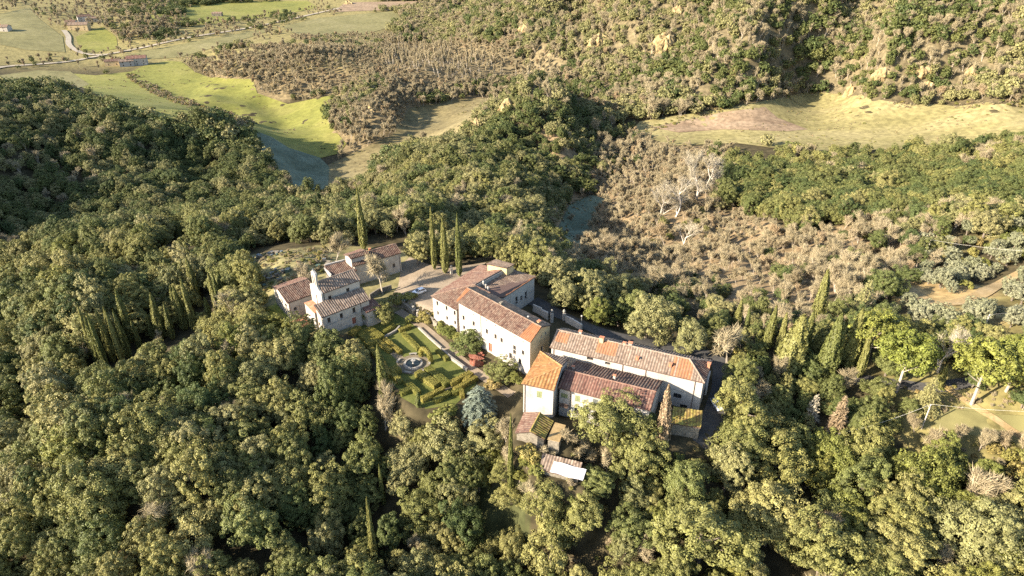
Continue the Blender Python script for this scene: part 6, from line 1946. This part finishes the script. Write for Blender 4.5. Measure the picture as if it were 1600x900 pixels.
# fountain
t = thing("fountain", fc_, "round stone fountain with dark water in the formal garden", "fountain")
c = MB(); c.lathe(fc_, [(2.5, 0), (2.5, .35), (2.35, .4), (2.3, .62), (1.85, .64), (1.8, .3), (0, .28)], 40); c.build("basin", M['travertine'], t)
c = MB(); c.lathe(fc_ + Vector((0, 0, .48)), [(1.84, 0), (0, .005)], 40); c.build("water", M['water'], t)
c = MB(); c.lathe(fc_, [(.35, .28), (.3, .5), (.14, .7), (.14, 1.1), (.55, 1.35), (.6, 1.45), (.1, 1.42), (.08, 1.8), (0, 1.85)], 16); c.build("pedestal", M['trim'], t)
for (X, Y, dx, dy, l) in ((500, 130, 1, .12, "curved stone bench on the far side of the fountain"), (425, 392, 1, -.15, "curved stone bench on the near side of the fountain"), (292, 228, .8, -1, "stone bench left of the fountain court"), (680, 345, .9, -.5, "stone bench between fountain and hedges"), (730, 245, .4, -1, "stone block under the clipped arch")):
    p = G(*g2(X, Y))
    an = math.atan2(p.y - fc_.y, p.x - fc_.x)
    t = thing("stone_bench", p, l, "bench", "stone benches around the fountain")
    c = MB()
    n_ = 6
    R_ = math.hypot(p.x - fc_.x, p.y - fc_.y)
    aa = [an + (k / n_ - .5) * 1.9 / R_ for k in range(n_ + 1)]
    for a0, a1 in zip(aa, aa[1:]):
        q = [(fc_.x + rr * math.cos(x), fc_.y + rr * math.sin(x), p.z + .38) for rr, x in ((R_ - .25, a0), (R_ + .25, a0), (R_ + .25, a1), (R_ - .25, a1))]
        c.hexa(q, [(x, y, z + .14) for x, y, z in q])
    c.build("seat", M['travertine'], t)
    for a0 in (aa[0] + .08, aa[-1] - .08):
        c = MB(); c.box((fc_.x + R_ * math.cos(a0), fc_.y + R_ * math.sin(a0), p.z), .4, .25, .379, a0); c.build("leg", M['travertine'], t)
# rust red garden shelter and pots
p = G(747, 566)
t = thing("garden_shelter", p, "rust red ring shaped garden shelter between two round villa trees", "shelter")
c = MB()
for k in range(14):
    a0, a1 = (k / 18) * 2 * math.pi + .6, ((k + 1) / 18) * 2 * math.pi + .6
    for rr0, rr1, z0, z1 in ((1.7, 2.1, 0, 1.5),):
        hgt = z1 + .5 * math.sin(k * 1.3)
        q = [(p.x + rr * math.cos(x), p.y + rr * .9 * math.sin(x), p.z) for rr, x in ((rr0, a0), (rr1, a0), (rr1, a1), (rr0, a1))]
        c.hexa(q, [(x, y, z + hgt) for x, y, z in q])
c.build("wall", M['rust'], t)
c = MB()
for k in range(9):
    a0, a1 = (k / 18) * 2 * math.pi + 2.4, ((k + 1) / 18) * 2 * math.pi + 2.4
    q = [(p.x + rr * math.cos(x), p.y + rr * .9 * math.sin(x), p.z + 1.9 + .35 * math.sin(k * .35)) for rr, x in ((.5, a0), (2.3, a0), (2.3, a1), (.5, a1))]
    c.hexa(q, [(x, y, z + .12) for x, y, z in q])
c.build("canopy", M['rust'], t)
c = MB(); c.lathe((p.x - .2, p.y - .3, p.z), [(.3, 0), (.45, .5), (.4, .9), (.5, 1.0), (0, .95)], 12); c.build("pot", M['travertine'], t)
def urn(px, py, label, h=1.2, name="stone_urn", ball=False):
    p = G(px, py)
    t = thing(name, p, label, "urn" if name == "stone_urn" else "pillar")
    c = MB(); c.box(p - Vector((0, 0, .3)), .7, .7, h + .3, .4); c.build("pedestal", M['plaster_old'], t)
    c = MB(); c.lathe(p + Vector((0, 0, h + .001)), [(.3, 0), (.12, .15), (.32, .5), (.4, .8), (.3, .85), (0, .8)] if not ball else [(.35, 0), (.2, .12), (.42, .55), (.3, .95), (.08, 1.2), (0, 1.3)], 12); c.build("vase", M['travertine'], t)
urn(646.5, 488, "pale urn on the forecourt wall's end"); urn(653.5, 494, "white urn on a pedestal beside the forecourt wall")
urn(862, 503, "tall lane gate pillar with stone finial nearer the villa", 2.8, "gate_pillar", True); urn(881, 500, "lane gate pillar with white vase nearer the barn", 2.2, "gate_pillar", True)
urn(705.5, 428, "pale square pillar behind the villa beside the cypresses", 2.0, "gate_pillar")
p = G(908, 512)
t = thing("lamp_post", p, "thin lamp post with white globe on the lane behind the barn", "lamp post")
c = MB(); c.tube([p, p + Vector((0, 0, 3.4))], [.07, .05], 8); c.build("pole", M['steel'], t)
c = MB(); c.lathe(p + Vector((0, 0, 3.4)), [(.05, 0), (.22, .12), (.26, .28), (.18, .45), (0, .5)], 12); c.build("globe", M['plaster'], t)

# ------------------------------------------------------------------ cars
def car(px, py, heading, paint, label, van=False):
    p = G(px, py)
    t = thing("parked_car", p, label, "car")
    t.rotation_euler = (0, 0, heading)
    def loc(mb, name, mat, parent=None):
        me = bpy.data.meshes.new(name); me.from_pydata(mb.v, [], mb.f); me.materials.append(mat)
        o = bpy.data.objects.new(name, me); col.objects.link(o); o.parent = parent or t
        return o
    L, Wd = (4.8, 1.9) if van else (4.05, 1.72)
    hw = Wd / 2
    rf = 2.0 if van else 1.46
    sect = [(-L / 2, .38, .72, .80), (-L / 2 + .12, .24, .86, .92), (-L * .3, .2, .95, .98), (0, .2, .95, 1.0), (L * .22, .2, .93, 1.0), (L * .42, .22, .80, .94), (L / 2, .36, .62, .80)]
    mb = MB(); rings = []
    for x, zb, zt, k in sect:
        w = hw * k
        rings.append([(x, -w * .92, zb), (x, w * .92, zb), (x, w, (zb + zt) / 2), (x, w * .94, zt), (x, -w * .94, zt), (x, -w, (zb + zt) / 2)])
    vs = [q for r_ in rings for q in r_]
    fs = [(i * 6 + k, i * 6 + (k + 1) % 6, i * 6 + 6 + (k + 1) % 6, i * 6 + 6 + k) for i in range(len(rings) - 1) for k in range(6)] + [tuple(range(5, -1, -1)), tuple(range((len(rings) - 1) * 6, len(rings) * 6))]
    mb.add(vs, fs)
    body = loc(mb, "body", paint)
    x0, x1, x2, x3 = (-L * .47, -L * .42, L * .12, L * .34) if van else (-L * .45, -L * .33, L * .06, L * .24)
    b4 = [(x0, -hw * .9, .9), (x3, -hw * .9, .9), (x3, hw * .9, .9), (x0, hw * .9, .9)]
    t4 = [(x1, -hw * .72, rf), (x2, -hw * .72, rf), (x2, hw * .72, rf), (x1, hw * .72, rf)]
    mb = MB(); mb.hexa(b4, [(x, y, rf - .06) for x, y, z in t4]); loc(mb, "cabin_glass", M['glass'])
    mb = MB(); mb.hexa([(x, y * 1.03, rf - .055) for x, y, z in t4], [(x * .97, y * .95, rf) for x, y, z in t4]); loc(mb, "roof", paint)
    mb = MB()
    for (bq, tq) in zip(b4, t4):
        mb.tube([(bq[0], bq[1] * 1.01, bq[2]), (tq[0], tq[1] * 1.02, rf - .03)], .05, 5)
    for s_ in (-1, 1):
        mb.tube([(-.25, s_ * hw * .915, .9), (-.3, s_ * hw * .745, rf - .03)], .05, 5)
    loc(mb, "window_pillars", paint)
    for x in (-L * .31, L * .31):
        for s_ in (-1, 1):
            mb = MB(); mb.lathe((0, 0, 0), [(.18, -.1), (.31, -.1), (.33, 0), (.31, .1), (.18, .1)], 14)
            mb.v = [(x + q[0], s_ * (hw - .1) + q[2], .32 + q[1]) for q in mb.v]
            w_ = loc(mb, "wheel", M['rubber'])
            mb = MB(); mb.lathe((0, 0, 0), [(.19, s_ * .06), (.1, s_ * .105), (0, s_ * .105)], 12)
            mb.v = [(x + q[0], s_ * (hw - .1) + q[2], .32 + q[1]) for q in mb.v]
            loc(mb, "rim", M['steel'], w_)
    for s_ in (-1, 1):
        mb = MB(); mb.box((L / 2 - .12, s_ * hw * .62, .58), .14, .34, .14); loc(mb, "headlight", M['steel'])
        mb = MB(); mb.box((-L / 2 + .05, s_ * hw * .66, .62), .1, .26, .16); loc(mb, "tail_light", M['door'])
    mb = MB(); mb.box((L / 2 - .06, 0, .34), .12, hw * 1.3, .14); loc(mb, "bumper", M['rubber'])
car(655, 458, math.radians(33) + math.pi, M['car_white'], "white hatchback parked on the gravel forecourt")
car(637, 468, math.radians(30) + math.pi, M['car_green'], "dark green car half hidden behind the forecourt wall")
car(1120, 635, math.radians(-80), M['car_white'], "white car parked in the shaded lane right of the barn")
car(1548, 800, math.radians(-110), M['car_white'], "white van under trees at the lower right edge", True)

# ------------------------------------------------------------------ poles and wires
def pole(px, py, h, label, r=.11):
    p = G(px, py)
    t = thing("utility_pole", p, label, "utility pole")
    c = MB(); c.tube([p - Vector((0, 0, .5)), p + Vector((0, 0, h))], [r * 1.25, r], 8); c.build("post", M['wood_pole'], t)
    c = MB(); c.box(p + Vector((0, 0, h - .5)), 1.5, .09, .1, .5); c.build("crossarm", M['wood_pole'], t)
    for k in (-.65, .65):
        c = MB(); c.lathe(p + Vector((k * math.cos(.5), k * math.sin(.5), h - .399)), [(.05, 0), (.05, .1), (.02, .18), (0, .18)], 8); c.build("insulator", M['steel'], t)
    return p + Vector((0, 0, h))
def wire(a, c, label, sag=.8, r=.022):
    mb = MB(); mb.tube([a.lerp(c, k / 12) - Vector((0, 0, sag * 4 * (k / 12) * (1 - k / 12))) for k in range(13)], r, 5)
    tag(mb.build("overhead_wire", M['wire'], None, a), label, "wire")
pa = pole(1440, 670, 7.0, "leaning looking pale pole standing on the rough grass at the right")
pb = pole(1300, 712, 6.5, "pale pole hidden among the oaks below the brown dead conifer")
pc = pole(1700, 690, 8.0, "pale pole just past the right edge of the view")
wire(pa, pb, "pale wire running down left from the power pole"); wire(pa, pc, "pale wire running from the power pole to the right edge")
pd = pole(1447, 398, 6.0, "small pole above the olive grove"); pe = pole(1640, 424, 6.5, "pole past the right edge above the olive grove")
wire(pd, pe, "pale wire spanning the olive grove")
pf = pole(1535, 520, 5.5, "small pole behind the right stone pines"); pg = pole(1680, 500, 6.5, "pole past the right edge by the ochre track")
wire(pf, pg, "pale wire behind the right stone pines")

# ------------------------------------------------------------------ far farms
def farmhouse(px, py, L, Wd, h, ang, wall, roof_m, label, rz=None, wins=3):
    L, Wd, h = L * 1.35, Wd * 1.3, h * 1.25
    p = G(px, py)
    ca_, sa_ = math.cos(ang), math.sin(ang)
    q = [(p.x + x * ca_ - y * sa_, p.y + x * sa_ + y * ca_) for x, y in ((-L / 2, -Wd / 2), (L / 2, -Wd / 2), (L / 2, Wd / 2), (-L / 2, Wd / 2))]
    gz = min(float(H(*x)) for x in q)
    b = Building("farmhouse", label, q, gz - .5, gz + h, wall, inset=.3)
    gable_roof(b, *q, gz + h, gz + h + Wd * .2, roof_m, roof_m, dict(pitch=.8, course=.9), dict(pitch=.8, course=.9))
    for i in range(wins):
        for z in ([1.2, 4.0] if h > 5.5 else [1.2]):
            b.win_at(0, (i + .5) * (L - .6) / wins, gz + z, 1.0, 1.4)
    if wins > 2:
        b.win_at(3, Wd * .45, gz + 1.2, 1.0, 1.4)
    b.chimney(p.x, p.y, gz + h + Wd * .15, .7, 1.2, M['brick_red'], ang)
    b.finish()
farmhouse(216, 101, 15, 9, 6.2, .35, M['plaster'], M['tile_red'], "white farmhouse with red roof beside the valley road")
farmhouse(199, 103, 11, 7, 4.5, .5, M['plaster'], M['tile_pale'], "pale annexe left of the white farmhouse by the road", wins=2)
farmhouse(178, 102, 12, 7, 4.0, .3, M['plaster_ochre'], M['tile_old'], "low brown barn leftmost of the roadside farm", wins=2)
farmhouse(125, 46, 18, 10, 6.0, .2, M['plaster_ochre'], M['tile_brown'], "large brown farmhouse at the end of the white drive")
farmhouse(133, 33, 13, 8, 5.5, .6, M['plaster'], M['tile_old'], "white gabled house behind the large brown farmhouse", wins=2)
farmhouse(113, 40, 10, 8, 4.5, .1, M['plaster_old'], M['tile_old'], "small outbuilding left of the large brown farmhouse", wins=2)
farmhouse(147, 34, 9, 7, 4.0, .4, M['plaster_old'], M['tile_brown'], "small dark roofed shed right of the white gabled house", wins=2)
farmhouse(340, 25, 11, 7, 3.5, .1, M['stone'], M['tile_brown'], "isolated hut on the top left meadow", wins=2)
farmhouse(4, 48, 14, 9, 4.5, .1, M['plaster_old'], M['tile_brown'], "dark roofed house cut by the left edge on the pasture", wins=2)
p = G(438, 52)
t = thing("brick_pillar", p, "solitary pale yellow pillar beyond the scrub hill", "pillar")
c = MB(); c.hexa([p + Vector((x * 1.2, y * 1.2, -1)) for x, y in ((-1, -1), (1, -1), (1, 1), (-1, 1))], [p + Vector((x * .9, y * .9, 8)) for x, y in ((-1, -1), (1, -1), (1, 1), (-1, 1))]); c.build("shaft", M['cliff'], t)
c = MB(); c.box(p + Vector((0, 0, 8.001)), 2.4, 2.4, .4); c.build("cap", M['stone'], t)

# ------------------------------------------------------------------ eroded cliffs
from mathutils import noise as mnoise
def cliff(px, py, wpx, hpx, label, seed):
    p = G(px, py)
    dep_ = proj(p.x, p.y, p.z)[2]
    w, h = wpx * dep_ / FPX, hpx * dep_ / FPX
    bm = bmesh.new()
    bmesh.ops.create_icosphere(bm, subdivisions=4, radius=1.0)
    for v in bm.verts:
        q = v.co.copy()
        a = math.atan2(q.y, q.x)
        rib = 1 + .22 * mnoise.noise(Vector((a * 2.2 + seed * 9, seed, q.z * .6))) + .16 * mnoise.noise(Vector((a * 6 + seed * 5, q.z * 1.2, seed)))
        top = 1 + .55 * mnoise.noise(Vector((q.x * 2.1 + seed * 3, q.y * 2.1, seed)))
        fine = 1 + .12 * mnoise.noise(Vector((q.x * 7 + seed, q.y * 7, q.z * 2))) + .10 * mnoise.noise(Vector((q.x * 15, q.y * 15 + seed, q.z * 5)))
        rib *= fine
        zz = q.z * h * .72 * (top if q.z > 0 else 1)
        k = 1.0 - .25 * max(0, q.z) ** 3
        v.co = Vector((q.x * w * .66 * rib * k, q.y * w * .5 * rib * k, zz))
    me = bpy.data.meshes.new("eroded_cliff")
    bm.to_mesh(me); bm.free()
    me.materials.append(M['cliff'])
    o = bpy.data.objects.new("eroded_cliff", me)
    o.location = p - Vector((0, 0, h * .22))
    col.objects.link(o)
    tag(o, label, "cliff", "bare yellow cliffs of the eroded hills")
for i, (x, y, w, h, l) in enumerate([
    (794, 176, 30, 34, "highest bare yellow cliff on the tip of the central spur"), (745, 200, 22, 30, "bare yellow cliff on the left shoulder of the central spur"), (820, 47, 16, 16, "small yellow scar at the top, above the valley mouth"), (938, 66, 26, 22, "yellow cliff left of the deep dark gully at the top"),
    (1037, 66, 26, 32, "tall yellow cliff right of the deep dark gully"), (1058, 20, 16, 18, "narrow yellow scar near the top edge"), (1152, 115, 16, 14, "upper of three small yellow scars above the field"), (1174, 132, 16, 18, "middle yellow scar above the brown stubble"), (1192, 132, 11, 14, "right one of the small yellow scars above the brown stubble"),
    (1330, 146, 16, 24, "pale yellow pinnacle at the back edge of the straw field"), (1378, 116, 22, 20, "yellow cliff behind the pale pinnacle"), (1440, 108, 26, 18, "broad yellow scar among oaks right of the pinnacle"), (1450, 134, 14, 16, "small scar low in the oaks right of the pinnacle"), (1520, 112, 16, 18, "rightmost yellow scar near the right edge"),
    (545, 6, 12, 10, "tiny pale scar at the top beyond the valley"), (1048, 166, 18, 18, "low yellow bank at the left end of the stubble patch"), (548, 310, 26, 12, "low pale bank above the wood behind the farmhouse"), (580, 172, 18, 12, "pale scar on the right flank of the scrub hill"), (1282, 92, 12, 10, "tiny yellow scar in the middle of the upper slope")]):
    cliff(x, y, w, h, l, i + 1.37)

# ------------------------------------------------------------------ scrap yard behind the church
rj = random.Random(5)
for i, (x, y, n, l) in enumerate([(400, 404, 9, "heap of scrap boards at the left of the rough yard"), (424, 398, 12, "heap of green and white scrap at the back of the rough yard"), (383, 414, 5, "blue grey sheets leaning at the yard's left end"), (436, 428, 8, "scrap boards strewn in front of the leafless tree"), (512, 413, 9, "green and rusty clutter beside the low outbuilding"), (428, 434, 6, "grey boards lying nearest the side house")]):
    p = G(x, y)
    t = thing("scrap_heap", p, l, "scrap heap")
    for k in range(n):
        mb = MB()
        q = (p.x + rj.uniform(-3.5, 3.5), p.y + rj.uniform(-2, 2))
        mb.box((q[0], q[1], float(H(*q)) - .1), rj.uniform(.5, 1.8), rj.uniform(.4, 1.2), rj.uniform(.3, 1.3), rj.uniform(0, 3))
        m_ = [M['junk_blue'], M['junk_green'], M['sheet_metal'], M['stone'], M['stone'], M['sheet_metal']][rj.randrange(6)]
        mb.build("crate" if k % 2 else "board", m_, t)
print("done %.1f" % (time.time() - T0))
